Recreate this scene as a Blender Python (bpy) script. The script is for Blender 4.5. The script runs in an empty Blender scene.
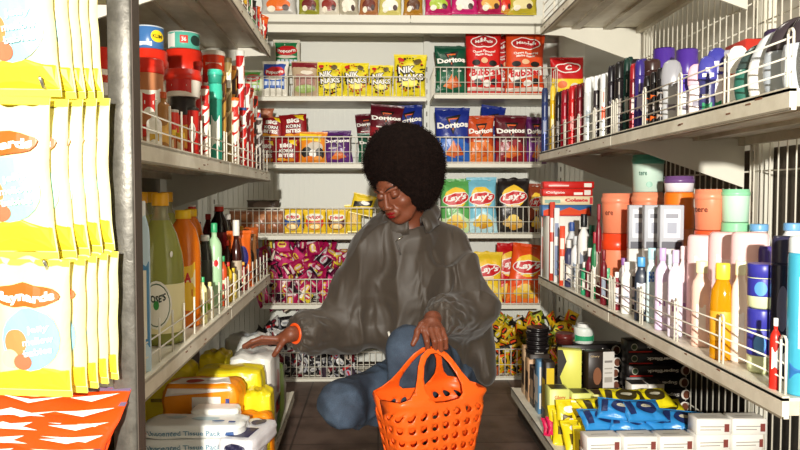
import bpy, bmesh, math, random
import numpy as np
from mathutils import Vector, Matrix, Euler, geometry
S = bpy.context.scene
COL = S.collection
RN = random.Random(11)
PI = math.pi

# ------------------------------------------------------------------ camera
CAM = bpy.data.cameras.new('camera'); cam = bpy.data.objects.new('camera', CAM); COL.objects.link(cam)
CAM.sensor_width = 36; CAM.lens = 36*700/800; CAM.clip_start = .02
cam.location = (0, 0, .95)
cam.rotation_euler = (PI/2-math.atan(30/700), 0, -math.atan(22/700))
S.camera = cam
_CM = cam.rotation_euler.to_matrix()
def ray(px, py):
    v = _CM @ Vector(((px-400)/700, (225-py)/700, -1)); return v.x/v.y, v.z/v.y
def P(px, py, y):
    a, b = ray(px, py); return Vector((a*y, y, .95+b*y))

# ------------------------------------------------------------------ materials
def lin(h):
    h = h.lstrip('#'); o = []
    for i in (0, 2, 4):
        c = int(h[i:i+2], 16)/255
        o.append(c/12.92 if c <= .04045 else ((c+.055)/1.055)**2.4)
    return (*o, 1)
_mc = {}
def M(hexc, rough=.45, metal=0, bump=0, bscale=60, trans=0, var=0, vscale=8, hex2=None, coat=0, sss=0, ior=1.45):
    k = (hexc, rough, metal, bump, bscale, trans, var, vscale, hex2, coat, sss, ior)
    if k in _mc: return _mc[k]
    m = bpy.data.materials.new('paint_'+hexc.lstrip('#')); m.use_nodes = True
    nt = m.node_tree; b = nt.nodes['Principled BSDF']
    b.inputs['Base Color'].default_value = lin(hexc); b.inputs['Roughness'].default_value = rough
    b.inputs['Metallic'].default_value = metal; b.inputs['Transmission Weight'].default_value = trans
    b.inputs['IOR'].default_value = ior; b.inputs['Coat Weight'].default_value = coat
    if sss: b.inputs['Subsurface Weight'].default_value = sss; b.inputs['Subsurface Radius'].default_value = (.02, .008, .004)
    tc = None
    if bump or var or hex2:
        tc = nt.nodes.new('ShaderNodeTexCoord')
    if bump:
        n = nt.nodes.new('ShaderNodeTexNoise'); n.inputs['Scale'].default_value = bscale; n.inputs['Detail'].default_value = 3
        n.inputs['Distortion'].default_value = .6
        nt.links.new(tc.outputs['Object'], n.inputs['Vector'])
        bp = nt.nodes.new('ShaderNodeBump'); bp.inputs['Strength'].default_value = 1; bp.inputs['Distance'].default_value = bump
        nt.links.new(n.outputs['Fac'], bp.inputs['Height']); nt.links.new(bp.outputs['Normal'], b.inputs['Normal'])
    if var or hex2:
        n = nt.nodes.new('ShaderNodeTexNoise'); n.inputs['Scale'].default_value = vscale; n.inputs['Detail'].default_value = 6
        n.inputs['Roughness'].default_value = .65
        nt.links.new(tc.outputs['Object'], n.inputs['Vector'])
        r = nt.nodes.new('ShaderNodeValToRGB'); c1 = lin(hexc)
        c2 = lin(hex2) if hex2 else tuple(x*(1-var) for x in c1[:3])+(1,)
        r.color_ramp.elements[0].position = .38; r.color_ramp.elements[1].position = .62
        r.color_ramp.elements[0].color = c2; r.color_ramp.elements[1].color = c1
        nt.links.new(n.outputs['Fac'], r.inputs['Fac']); nt.links.new(r.outputs['Color'], b.inputs['Base Color'])
    _mc[k] = m; return m
def foil(h): return M(h, .3, 0, .0025, 26)          # crinkled glossy film
def film(h): return M(h, .28, 0, .0012, 40)
def pl(h, r=.35): return M(h, r)
def ink(h): return M(h, .4)

# ------------------------------------------------------------------ mesh builder
_txt = {}
def text_tris(s, bold=.0, shear=0):
    k = (s, bold, shear)
    if k in _txt: return _txt[k]
    cu = bpy.data.curves.new('t', 'FONT'); cu.body = s; cu.size = 1; cu.offset = bold; cu.shear = shear; cu.resolution_u = 2
    cu.align_x = 'CENTER'
    ob = bpy.data.objects.new('t', cu); COL.objects.link(ob); bpy.context.view_layer.update()
    me = ob.to_mesh()
    v = [(p.co.x, p.co.y) for p in me.vertices]; f = [tuple(p.vertices) for p in me.polygons]
    ob.to_mesh_clear(); bpy.data.objects.remove(ob); bpy.data.curves.remove(cu)
    xs = [a[0] for a in v] or [0]; ys = [a[1] for a in v] or [0]
    x0, x1, y0, y1 = min(xs), max(xs), min(ys), max(ys)
    v = [((a-(x0+x1)/2)/(y1-y0 or 1), (b-(y0+y1)/2)/(y1-y0 or 1)) for a, b in v]
    _txt[k] = (v, f, (x1-x0)/(y1-y0 or 1)); return _txt[k]
def fillpoly(pts, g):
    xs = [p[0] for p in pts]; ys = [p[1] for p in pts]
    vs = [Vector(p) for p in pts]; n = len(pts)
    x = min(xs)+g/2
    while x < max(xs):
        y = min(ys)+g/2
        while y < max(ys):
            vs.append(Vector((x+g*.01*(y*37 % 1), y))); y += g
        x += g
    vo, _, fo, *_r = geometry.delaunay_2d_cdt(vs, [(i, (i+1) % n) for i in range(n)], [list(range(n))], 1, 1e-6)
    out = []
    for f in fo:
        a, b, c = [vo[i] for i in f[:3]]
        out.append(tuple(f) if (b-a).cross(c-a) > 0 else tuple(reversed(f)))
    return [tuple(v) for v in vo], out
class MB:
    def __init__(s): s.v = []; s.f = []; s.m = []; s.sm = []; s.mats = []; s.T = None
    def mi(s, mat):
        if mat not in s.mats: s.mats.append(mat)
        return s.mats.index(mat)
    def add(s, vs, fs, mat, smooth=False, T=None):
        o = len(s.v); T = T if T is not None else s.T
        for p in vs:
            s.v.append(tuple(T @ Vector(p)) if T is not None else tuple(p))
        i = s.mi(mat)
        for f in fs: s.f.append(tuple(a+o for a in f)); s.m.append(i); s.sm.append(smooth)
        return s
    def box(s, a, b, mat, T=None):
        x0, y0, z0 = a; x1, y1, z1 = b
        v = [(x0, y0, z0), (x1, y0, z0), (x1, y1, z0), (x0, y1, z0), (x0, y0, z1), (x1, y0, z1), (x1, y1, z1), (x0, y1, z1)]
        return s.add(v, [(0, 3, 2, 1), (4, 5, 6, 7), (0, 1, 5, 4), (1, 2, 6, 5), (2, 3, 7, 6), (3, 0, 4, 7)], mat, False, T)
    def rbox(s, a, b, r, mat, seg=2, T=None, jit=0):
        bm = bmesh.new(); bmesh.ops.create_cube(bm, size=1)
        c = [(p+q)/2 for p, q in zip(a, b)]; d = [abs(q-p) for p, q in zip(a, b)]
        for v in bm.verts: v.co = Vector((c[0]+v.co.x*d[0], c[1]+v.co.y*d[1], c[2]+v.co.z*d[2]))
        bmesh.ops.bevel(bm, geom=bm.edges[:], offset=r, segments=seg, profile=.5, affect='EDGES')
        bm.verts.index_update()
        vs = [tuple(v.co) for v in bm.verts]; fs = [tuple(v.index for v in f.verts) for f in bm.faces]; bm.free()
        return s.add(vs, fs, mat, True, T)
    def tube(s, pts, r, mat, n=6, closed=False, T=None, caps=True):
        pts = [Vector(p) for p in pts]; N = len(pts); vs = []; rr = r if isinstance(r, (list, tuple)) else [r]*N
        up = None
        for i, p in enumerate(pts):
            a = pts[i-1] if (i or closed) else p; b = pts[(i+1) % N] if (i < N-1 or closed) else p
            t = (b-a).normalized()
            if up is None: up = Vector((0, 0, 1)) if abs(t.z) < .9 else Vector((1, 0, 0))
            u = (up-t*up.dot(t)).normalized(); w = t.cross(u); up = u
            for k in range(n):
                q = 2*PI*(k+.5)/n; vs.append(p+(u*math.cos(q)+w*math.sin(q))*rr[i])
        fs = []
        for i in range(N if closed else N-1):
            j = (i+1) % N
            for k in range(n):
                l = (k+1) % n; fs.append((i*n+k, i*n+l, j*n+l, j*n+k))
        if not closed and caps: fs += [tuple(range(n-1, -1, -1)), tuple(range((N-1)*n, N*n))]
        return s.add(vs, fs, mat, n > 4, T)
    def lathe(s, prof, mat, n=24, sx=1, sy=1, e=2, T=None, cap0=True, cap1=True):
        """prof: (r, z) or (r, z, mat_for_the_ring_above)"""
        rings = []; T0 = s.T
        def ring(r, z):
            o = []
            for k in range(n):
                q = 2*PI*(k+.5)/n; c, d = math.cos(q), math.sin(q)
                o.append((math.copysign(abs(c)**(2/e), c)*r*sx, math.copysign(abs(d)**(2/e), d)*r*sy, z))
            return o
        cur = mat; i = 0
        vs = []
        for p in prof: vs += ring(p[0], p[1])
        o = len(s.v); s.add(vs, [], mat, T=T)
        for i, p in enumerate(prof):
            if len(p) > 2: cur = p[2]
            if i == len(prof)-1: break
            mi = s.mi(cur)
            for k in range(n):
                l = (k+1) % n
                s.f.append((o+i*n+k, o+i*n+l, o+(i+1)*n+l, o+(i+1)*n+k)); s.m.append(mi); s.sm.append(n > 6)
        if cap0: s.f.append(tuple(o+k for k in range(n-1, -1, -1))); s.m.append(s.mi(prof[0][2] if len(prof[0]) > 2 else mat)); s.sm.append(False)
        if cap1:
            b = o+(len(prof)-1)*n; s.f.append(tuple(b+k for k in range(n))); s.m.append(s.mi(cur)); s.sm.append(False)
        return s
    def prism(s, poly, d0, d1, mat, T=None):
        """poly in x,z ; extruded from y=d0 to y=d1"""
        n = len(poly); vs = [(x, d0, z) for x, z in poly]+[(x, d1, z) for x, z in poly]
        fs = [tuple(range(n)), tuple(range(2*n-1, n-1, -1))]+[(i, i+n, (i+1) % n+n, (i+1) % n) for i in range(n)]
        return s.add(vs, fs, mat, False, T)
    def prints(s, f, items, off=.0012, asp=1.0, g=.07, lift=None):
        """items in plane coordinates; f(x, z, off)->3D. asp: plane x units per z unit for text/ellipses"""
        lift = lift or off*.5; L = off
        for it in items:
            k = it[0]; mat = it[-1] if not isinstance(it[-1], dict) else it[-2]; kw = it[-1] if isinstance(it[-1], dict) else {}
            if k == 't':
                _, tx, cx, cz, h = it[:5]
                v, fs, w = text_tris(tx, kw.get('b', .02), kw.get('sh', 0))
                sx = h/asp; W = kw.get('w')
                if W: sx = W/w
                a = kw.get('r', 0)*PI/180; ca, sa = math.cos(a), math.sin(a); arc = kw.get('arc', 0)
                vs = []
                for x, z in v:
                    X = x*sx*asp; Z = z*h+arc*(1-(2*x/w)**2)
                    vs.append((cx+(X*ca-Z*sa)/asp, cz+X*sa+Z*ca))
            else:
                if k == 'r': x0, z0, x1, z1 = it[1:5]; pts = [(x0, z0), (x1, z0), (x1, z1), (x0, z1)]
                elif k == 'e':
                    cx, cz, rx, rz = it[1:5]; n = 20; a = kw.get('r', 0)*PI/180
                    pts = []
                    for i in range(n):
                        q = 2*PI*i/n; X = rx*math.cos(q)*asp; Z = rz*math.sin(q)
                        pts.append((cx+(X*math.cos(a)-Z*math.sin(a))/asp, cz+X*math.sin(a)+Z*math.cos(a)))
                else: pts = it[1]
                vs, fs = fillpoly(pts, g)
            s.add([f(x, z, L) for x, z in vs], fs, mat, False); L += lift
        return s
    def build(s, name, parent=None, loc=None, rz=0):
        me = bpy.data.meshes.new(name); me.from_pydata(s.v, [], s.f)
        for m in s.mats: me.materials.append(m)
        me.polygons.foreach_set('material_index', s.m); me.polygons.foreach_set('use_smooth', s.sm)
        me.update()
        o = bpy.data.objects.new(name, me); COL.objects.link(o)
        if parent is not None: o.parent = parent
        if loc is not None: o.location = loc
        if rz: o.rotation_euler = (0, 0, rz)
        return o
def tag(o, label, cat, group=None, kind=None):
    o['label'] = label; o['category'] = cat
    if group: o['group'] = group
    if kind: o['kind'] = kind
    return o
def empty(name, loc=(0, 0, 0), rz=0):
    o = bpy.data.objects.new(name, None); o.empty_display_size = .02; COL.objects.link(o); o.location = loc; o.rotation_euler = (0, 0, rz); return o
def struct(o): o['kind'] = 'structure'; return o
def dup(o, loc=None, rot=None, scale=None, parent=None):
    c = o.copy(); COL.objects.link(c)
    if parent is not None: c.parent = parent
    for k in ('label', 'group'):
        if k in c and parent is None: del c[k]
    if loc is not None: c.location = loc
    if rot is not None: c.rotation_euler = rot
    if scale is not None: c.scale = scale if isinstance(scale, (tuple, Vector)) else (scale,)*3
    for ch in list(o.children): dup(ch, parent=c)
    return c
class Kind:
    """a prototype used first itself and then copied"""
    def __init__(s, make): s.make = make; s.o = None
    def put(s, loc, rot=(0, 0, 0), scale=1, label='', cat='', group=None):
        if s.o is None: s.o = o = s.make(); o.location = loc; o.rotation_euler = rot; o.scale = scale if isinstance(scale, tuple) else (scale,)*3
        else: o = dup(s.o, loc, rot, scale)
        return tag(o, label, cat, group)

# ------------------------------------------------------------------ signed-distance bodies
def sdf_mesh(fn, lo, hi, h):
    lo = np.array(lo, float); hi = np.array(hi, float)
    nb = np.ceil((hi-lo)/(4*h)).astype(int)+1; N = nb*4
    ax = [lo[i]+(np.arange(nb[i])*4+1.5)*h for i in range(3)]
    g = np.stack(np.meshgrid(*ax, indexing='ij'), -1).reshape(-1, 3)
    c = fn(g).reshape(nb)
    F = np.repeat(np.repeat(np.repeat(c, 4, 0), 4, 1), 4, 2).astype(np.float32)
    act = np.argwhere(np.abs(c) < 8*h)
    off = np.stack(np.meshgrid(range(4), range(4), range(4), indexing='ij'), -1).reshape(-1, 3)
    for k in range(0, len(act), 6000):
        idx = (act[k:k+6000, None, :]*4+off[None]).reshape(-1, 3)
        F[idx[:, 0], idx[:, 1], idx[:, 2]] = fn(lo+idx*h)
    I = F < 0
    a = I[:-1, :-1, :-1]; anyi = a.copy(); alli = a.copy()
    for dx in (0, 1):
        for dy in (0, 1):
            for dz in (0, 1):
                q = I[dx:N[0]-1+dx, dy:N[1]-1+dy, dz:N[2]-1+dz]; anyi |= q; alli &= q
    cells = np.argwhere(anyi & ~alli); ids = np.full(anyi.shape, -1, np.int32)
    ids[cells[:, 0], cells[:, 1], cells[:, 2]] = np.arange(len(cells))
    acc = np.zeros((len(cells), 3)); cnt = np.zeros((len(cells), 1))
    cor = [(x, y, z) for x in (0, 1) for y in (0, 1) for z in (0, 1)]
    val = {q: F[cells[:, 0]+q[0], cells[:, 1]+q[1], cells[:, 2]+q[2]] for q in cor}
    for p in cor:
        for d in range(3):
            if p[d]: continue
            q = list(p); q[d] = 1; q = tuple(q)
            A, B = val[p], val[q]; mk = (A < 0) != (B < 0); t = np.where(mk, A/np.where(A-B == 0, 1, A-B), 0)
            pt = np.array(p, float)[None]+np.zeros((len(cells), 3)); pt[:, d] += t
            acc += pt*mk[:, None]; cnt += mk[:, None]
    V = lo+(cells+acc/np.maximum(cnt, 1))*h
    Q = []
    for d in range(3):
        sl0 = [slice(1, -1)]*3; sl1 = [slice(1, -1)]*3; sl0[d] = slice(0, N[d]-1); sl1[d] = slice(1, N[d])
        e, f = [(1, 2), (2, 0), (0, 1)][d]
        A = I[tuple(sl0)]; B = I[tuple(sl1)]; w = np.argwhere(A != B)
        if not len(w): continue
        fl = A[w[:, 0], w[:, 1], w[:, 2]]
        base = w.copy()
        for k in (e, f): base[:, k] += 1
        def cid(de, df):
            b = base.copy(); b[:, e] -= de; b[:, f] -= df; return ids[b[:, 0], b[:, 1], b[:, 2]]
        q = np.stack([cid(1, 1), cid(0, 1), cid(0, 0), cid(1, 0)], 1); q[~fl] = q[~fl][:, ::-1]
        Q.append(q[(q >= 0).all(1)])
    return V, np.concatenate(Q)
def np_mesh(name, V, Q, mats, midx=None, parent=None, relax=0):
    if relax:
        for _ in range(relax):
            s = np.zeros_like(V); n = np.zeros(len(V))
            for k in range(4):
                for j in ((k+1) % 4, (k+3) % 4):
                    np.add.at(s, Q[:, k], V[Q[:, j]]); np.add.at(n, Q[:, k], 1)
            V = V*.4+.6*s/np.maximum(n, 1)[:, None]
    me = bpy.data.meshes.new(name); me.vertices.add(len(V)); me.vertices.foreach_set('co', V.astype(np.float32).ravel())
    me.loops.add(len(Q)*4); me.loops.foreach_set('vertex_index', Q.astype(np.int32).ravel())
    me.polygons.add(len(Q)); me.polygons.foreach_set('loop_start', (np.arange(len(Q))*4).astype(np.int32))
    for m in mats: me.materials.append(m)
    if midx is not None: me.polygons.foreach_set('material_index', midx.astype(np.int32))
    me.polygons.foreach_set('use_smooth', np.ones(len(Q), bool)); me.update(calc_edges=True); me.validate()
    o = bpy.data.objects.new(name, me); COL.objects.link(o)
    if parent is not None: o.parent = parent
    return o
A3 = lambda *p: np.array(p, float)
def cone(p, a, b, ra, rb):
    a = np.asarray(a, float); b = np.asarray(b, float); d = b-a; t = np.clip(((p-a)@d)/(d@d), 0, 1)
    return np.linalg.norm(p-a-t[:, None]*d, axis=1)-(ra+(rb-ra)*t)
def ell(p, c, r, Rm=None):
    q = p-np.asarray(c, float)
    if Rm is not None: q = q@Rm
    r = np.asarray(r, float); k0 = np.linalg.norm(q/r, axis=1); k1 = np.linalg.norm(q/(r*r), axis=1)
    return k0*(k0-1)/np.maximum(k1, 1e-9)
def smin(a, b, k):
    h = np.clip(.5+.5*(b-a)/k, 0, 1); return b*(1-h)+a*h-k*h*(1-h)
def smax(a, b, k): return -smin(-a, -b, k)
def wob(p, fr, seed):
    r = np.random.RandomState(seed); o = 0
    for i in range(5):
        k = r.normal(size=3); k = k/np.linalg.norm(k)*fr*(.7+.6*r.rand()); o = o+np.sin(p@k+r.rand()*6.3)
    return o/5
def ridge(p, fr, seed, stretch=(1, 1, 1)):
    q = p*np.array(stretch); q = q+.35/fr*np.stack([wob(q, fr*.6, seed+i) for i in range(3)], 1)*2
    return 1-np.abs(wob(q, fr, seed+7))*3
FLASH=(-.05,-1.6,1.36); FE=820; AMB=.15; CE=16
# ------------------------------------------------------------------ room and shelving
S.view_settings.view_transform = 'Standard'; S.view_settings.look = 'None'; S.view_settings.exposure = 0; S.view_settings.gamma = 1
W = bpy.data.worlds.new('world'); S.world = W; W.use_nodes = True
W.node_tree.nodes['Background'].inputs[0].default_value = (1, .93, .84, 1); W.node_tree.nodes['Background'].inputs[1].default_value = AMB
def light(name, kind, loc, energy, size, color, rot=None):
    l = bpy.data.lights.new(name, kind); l.energy = energy; l.color = color
    if kind == 'AREA': l.size = size
    else: l.shadow_soft_size = size
    o = bpy.data.objects.new(name, l); COL.objects.link(o); o.location = loc
    if rot: o.rotation_euler = rot
    return o
light('camera_flash', 'POINT', FLASH, FE, .035, (1, .955, .86))
light('overhead_fill', 'AREA', (.1, 2.2, 2.75), CE, .5, (1, .93, .8))  # unseen overhead fill, added to even out the flash falloff

def floor_mat():
    m = bpy.data.materials.new('floor_tiles'); m.use_nodes = True; nt = m.node_tree; b = nt.nodes['Principled BSDF']
    tc = nt.nodes.new('ShaderNodeTexCoord'); br = nt.nodes.new('ShaderNodeTexBrick'); br.offset = 0
    br.inputs['Scale'].default_value = 1; br.inputs['Brick Width'].default_value = .33; br.inputs['Row Height'].default_value = .33
    br.inputs['Mortar Size'].default_value = .004
    br.inputs['Color1'].default_value = lin('#5c4a40'); br.inputs['Color2'].default_value = lin('#66534a'); br.inputs['Mortar'].default_value = lin('#3a2f29')
    n = nt.nodes.new('ShaderNodeTexNoise'); n.inputs['Scale'].default_value = 9; n.inputs['Detail'].default_value = 8
    mx = nt.nodes.new('ShaderNodeMixRGB'); mx.blend_type = 'MULTIPLY'; mx.inputs[0].default_value = .8
    rp = nt.nodes.new('ShaderNodeValToRGB'); rp.color_ramp.elements[0].position = .35; rp.color_ramp.elements[0].color = (.45, .4, .36, 1); rp.color_ramp.elements[1].position = .6
    nt.links.new(tc.outputs['Object'], br.inputs['Vector']); nt.links.new(tc.outputs['Object'], n.inputs['Vector'])
    nt.links.new(n.outputs['Fac'], rp.inputs['Fac']); nt.links.new(br.outputs['Color'], mx.inputs[1]); nt.links.new(rp.outputs['Color'], mx.inputs[2])
    nt.links.new(mx.outputs['Color'], b.inputs['Base Color']); b.inputs['Roughness'].default_value = .5
    return m
struct(MB().box((-3, -.6, -.05), (3, 4.6, 0), floor_mat()).build('floor'))
CREAM = M('#dcd9cc', .5, var=.06, vscale=5)
LCREAM = M('#e6e1d1', .42, 0, .0004, 30, hex2='#cdc6b3', vscale=7)
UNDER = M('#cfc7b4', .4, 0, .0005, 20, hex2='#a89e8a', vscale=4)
WIRE = M('#dbd6c8', .38)
DWIRE = M('#cfcbbf', .4, .3)
STEEL = M('#716e67', .42, .5, .0006, 90, hex2='#57544e', vscale=25)
RUST = M('#7a5138', .8)
struct(MB().box((-3, 4.45, 0), (3, 4.5, 2.9), M('#d8d6cc', .6)).build('wall_back'))
struct(MB().box((1.75, -.5, 0), (1.8, 4.45, 2.9), M('#d9d3c2', .6, var=.1, vscale=3)).build('wall_right'))
struct(MB().box((-1.55, -.5, 0), (-1.5, 4.45, 2.9), M('#b5ad98', .6, var=.1, vscale=3)).build('wall_left'))

XR = .686
def XL(y): return -.388-.0203*y
LROT = .0203
def ribbed_panel(mb, x0, x1, z0, z1, y, mat, pitch=.028):
    x = x0
    while x < x1-.004:
        w = min(pitch, x1-x); mb.box((x, y, z0), (x+w-.0035, y+.012, z1), mat); x += pitch
    mb.box((x0, y+.005, z0), (x1, y+.02, z1), mat)
WHITEP = M('#dfe0d8', .45)
DIV = P(430, 100, 3.6).x     # the upright between the two bays
LX = P(222, 100, 3.6).x; RX = P(562, 100, 3.6).x
BY0, BY1 = 3.55, 3.88
BW = 3.55/700
def zb(py): return P(400, py, 3.55).z
def back_panel(x0, x1, z0, z1, label, ribs=True):
    mb = MB()
    if ribs: ribbed_panel(mb, x0, x1, z0, z1, BY1, WHITEP)
    else: mb.box((x0, BY1, z0), (x1, BY1+.02, z1), M('#e2e2da', .45))
    return tag(mb.build('backing_sheet'), label, 'panel', 'white back panels of the rear shelving')
back_panel(LX-.2, DIV-.02, .02, 1.47, 'white ribbed back panel behind the bags, lower bay beside the afro hair')
back_panel(DIV+.02, RX+.2, .02, 1.47, 'white ribbed back panel behind the potato chip bags of the narrower rear bay')
back_panel(LX-.2, RX+.2, 1.475, 2.05, 'smooth white back panel above the top wire baskets of the rear shelving', False)
mb = MB()
for x in (DIV, RX+.06, LX-.1):
    t = MB().box((x-.016, BY1-.04, 0), (x+.016, BY1-.001, 2.05), WHITEP)
    for k in range(24): t.box((x-.003, BY1-.0412, .3+k*.06), (x+.003, BY1-.0395, .325+k*.06), M('#6b675f', .7))
    tag(t.build('shelf_upright'), {0: 'white slotted upright between the two bays of rear shelving', 1: 'white slotted upright at the end of the rear shelving behind the deodorant shelf', 2: 'white slotted upright of the rear shelving hidden behind the soda bottles'}[(DIV, RX+.06, LX-.1).index(x)], 'upright')
# top plain shelf of the rear wall
t = empty('rear_top_shelf', (0, 3.6, zb(23)))
z0 = zb(23)
MB().box((LX-.1, -.05, .005), (RX+.15, .28, .022), CREAM).build('shelf_deck', t)
m_ = MB().box((LX-.1, -.06, 0), (DIV-.105, -.05, .036), CREAM).box((DIV-.1, -.06, 0), (RX+.15, -.05, .036), CREAM)
m_.build('price_rail', t); MB().box((LX-.1, -.05, -.012), (RX+.15, -.03, 0), M('#8a8577')).box((LX-.1, -.052, -.05), (RX+.15, -.044, -.012), CREAM).build('shelf_skirt', t)
tag(t, 'long cream shelf running across the top of the rear shelving, carrying sweet bags', 'shelf')

def basket(x0, x1, pyb, pyt, label, depth=.3, pitch=.0305, yoff=0):
    z0, z1 = zb(pyb), zb(pyt)
    t = empty('wire_basket', ((x0+x1)/2, BY0+yoff, z0)); w = (x1-x0)/2; h = z1-z0
    f = MB(); r = .0021
    n = max(2, round(2*w/pitch))
    for i in range(n+1):
        x = -w+2*w*i/n; f.tube([(x, 0, 0), (x, 0, h)], r, WIRE, 5)
    for z, q in ((h, .0032), (.004, .003), (h*.45, .0016)) if h > .1 else ((h, .003), (0, .003)): f.tube([(-w, 0, z), (w, 0, z)], q, WIRE, 5)
    f.build('front_grid', t)
    for sx in (-1, 1):
        s = MB()
        for k in range(9): s.tube([(sx*w, depth*k/8, 0), (sx*w, depth*k/8, h*(1-.1*k/8))], r, WIRE, 4)
        s.tube([(sx*w, 0, h), (sx*w, depth, h*.9)], .003, WIRE, 5)
        s.build('side_grid', t)
    b = MB()
    for i in range(0, n+1): x = -w+2*w*i/n; b.tube([(x, 0, 0), (x, depth, 0)], r, WIRE, 4)
    for k in range(5): b.tube([(-w, depth*k/4, -.003), (w, depth*k/4, -.003)], .003, WIRE, 5)
    b.build('base_grid', t)
    MB().box((-w, -.006, -.022), (w, .0, -.004), CREAM).build('price_rail', t)
    MB().box((-w, .002, -.02), (w, depth, -.012), UNDER).build('tray', t)
    tag(t, label, 'basket', 'white wire baskets on the rear shelving')
    return t
def bx(px): return P(px, 200, 3.55).x
basket(bx(246), bx(426), 97, 77, 'white wire basket holding popcorn and yellow corn snacks, highest in the wider bay')
basket(bx(434), bx(556), 94, 67, 'white wire basket holding two big red snack bags and a green chip bag')
basket(bx(258), bx(429), 164, 137, 'white wire basket holding dark red, orange and purple snack bags beside the hair')
basket(bx(434), bx(541), 163, 137, 'white wire basket holding blue, orange and maroon triangle chip bags')
basket(bx(222), bx(430), 235, 208, 'white wire basket holding brown rolls and yellow corn chip bags')
basket(bx(434), bx(541), 234, 207, 'white wire basket holding green, sky blue and black potato chip bags')
basket(bx(262), bx(430), 304, 279, 'white wire basket overflowing with magenta sweet packets')
basket(bx(434), bx(541), 305, 280, 'white wire basket holding yellow, red and orange potato chip bags')
basket(bx(240), bx(430), 378, 352, 'lowest white wire basket behind the bent knee, with silvery black packets')
basket(bx(434), bx(548), 378, 350, 'lowest white wire basket with yellow and black packets behind the jacket hem')

# gondola shelving on each side of the aisle
def shelf(side, y0, y1, z, depth, x_out, label, guard=True, brackets=(), base=False, lip=.036):
    """built in a frame: u = into the shelf, y along the aisle"""
    sg = 1 if side == 'R' else -1
    x = (XR if side == 'R' else XL((y0+y1)/2))-sg*x_out
    t = empty('base_shelf' if base else 'metal_shelf', (x, (y0+y1)/2, z), 0 if side == 'R' else LROT)
    L = (y1-y0)/2-.004
    MB().box((0, -L, -.005), (sg*depth, L, 0), LCREAM).build('shelf_deck', t)
    q = MB().box((-.0, -L, -lip), (sg*.012, L, .003), LCREAM).box((-sg*.001, -L, -lip), (sg*.003, L, -lip+.004), M('#8d8473', .6))
    for k in range(6):
        yy = -L+.05+(2*L-.1)*RN.random(); zz = -lip+.03*RN.random()
        q.box((-sg*.0008, yy, zz), (sg*.001, yy+.004+.02*RN.random(), zz+.003), RUST)
    q.build('price_rail', t)
    u = MB().box((sg*.012, -L, -.03), (sg*.03, L, -.005), UNDER)
    for k in (.3, .62): u.box((sg*depth*k, -L, -.016), (sg*(depth*k+.035), L, -.005), UNDER)
    u.box((sg*(depth-.02), -L, -.03), (sg*depth, L, -.005), UNDER)
    u.build('stiffener', t)
    if base:
        MB().box((sg*.03, -L, -z+.001), (sg*.045, L, -.03), M('#4a423a', .6)).build('plinth', t)
    if guard:
        g = MB(); hh = .082 if side == 'L' else .088; ux = sg*.012
        for z_ in (.03, .056, hh) if side == 'R' else (.03, .058): g.tube([(ux, -L+.01, z_), (ux, L-.01, z_)], .0018, WIRE, 5)
        n = max(2, round(2*L/.2)) if side == 'R' else max(2, round(2*L/.1))
        for i in range(n+1):
            yy = -L+.012+(2*L-.024)*i/n
            for dy in ((0, .016) if side == 'R' else (0,)):
                g.tube([(ux, yy+dy, -.002), (ux, yy+dy, hh+.008)], .0024, WIRE, 5)
            if side == 'R': g.tube([(ux, yy, hh+.008), (ux, yy+.004, hh+.014), (ux, yy+.012, hh+.014), (ux, yy+.016, hh+.008)], .0024, WIRE, 5)
        g.build('wire_guard', t)
    for yb in brackets:
        yy = yb-(y0+y1)/2
        poly = [(sg*.01, -.008), (sg*.01, -.038), (sg*.09, -.042), (sg*depth, -.156), (sg*depth, -.008)]
        b = MB(); b.prism(poly, yy-.004, yy+.004, CREAM); b.build('bracket', t)
    tag(t, label, 'shelf', None)
    return t
YA, YB, YC = 1.15, 2.05, 2.97
zU, zM, zT, zBs = 1.128, .605, 1.66, .12
shelf('R', YA, YB, zU, .42, 0, 'cream shelf carrying tilted grey and dark deodorants, nearer one of the deodorant level', brackets=())
shelf('R', YB, YC, zU, .42, 0, 'cream shelf carrying slim deodorant cans and red sprays, ending at the potato chip bags', brackets=(YB+.04, YC-.02))
shelf('R', YA, YB, zM, .42, 0, 'cream shelf carrying lotion bottles and petroleum jelly tubs', brackets=())
shelf('R', YB, YC, zM, .42, 0, 'cream shelf carrying toothpaste boxes and salmon pink tubs', brackets=(YC-.02,))
shelf('R', YA, YB, zT, .42, 0, 'highest cream shelf seen from below above the tilted deodorants', False, brackets=())
shelf('R', YB, YC, zT, .42, 0, 'highest cream shelf seen from below above the slim deodorant cans', True, brackets=(YB+.04, YC-.02))
XB = XR-.572
shelf('R', YA, YB, zBs, .53, XB, 'low base shelf carrying small white boxes', False, base=True)
shelf('R', YB, YC, zBs, .53, XB, 'low base shelf carrying black hair product boxes', False, base=True)
zUL, zML, zTL, zBL = 1.043, .62, 1.56, .11
shelf('L', YA+.02, YB, zUL, .42, 0, 'cream shelf carrying red lidded peanut butter buckets', brackets=())
shelf('L', YB, YC-.03, zUL, .42, 0, 'cream shelf carrying thin red and white tubes, ending at the dark red snack bags', brackets=(YC-.05,))
shelf('L', YA+.02, YB, zML, .42, 0, 'cream shelf carrying green cordial and orange juice bottles')
shelf('L', YB, YC-.06, zML, .42, 0, 'cream shelf carrying soda bottles and snack packs above the reaching hand', brackets=(YC-.08,))
shelf('L', YA+.02, YB, zTL, .42, 0, 'highest cream shelf above the peanut butter buckets, seen from below', False, brackets=(YB-.08,))
shelf('L', YB, YC-.0, zTL, .42, 0, 'highest cream shelf with a row of small spice packs along its edge', True, brackets=(YC-.05,))
shelf('L', YA+.02, YB, zBL, .5, .09, 'low base shelf under the white wrapped packs', False, base=True)
shelf('L', YB, YC-.0, zBL, .5, .09, 'low base shelf under the yellow packs by the hand', False, base=True)
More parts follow.
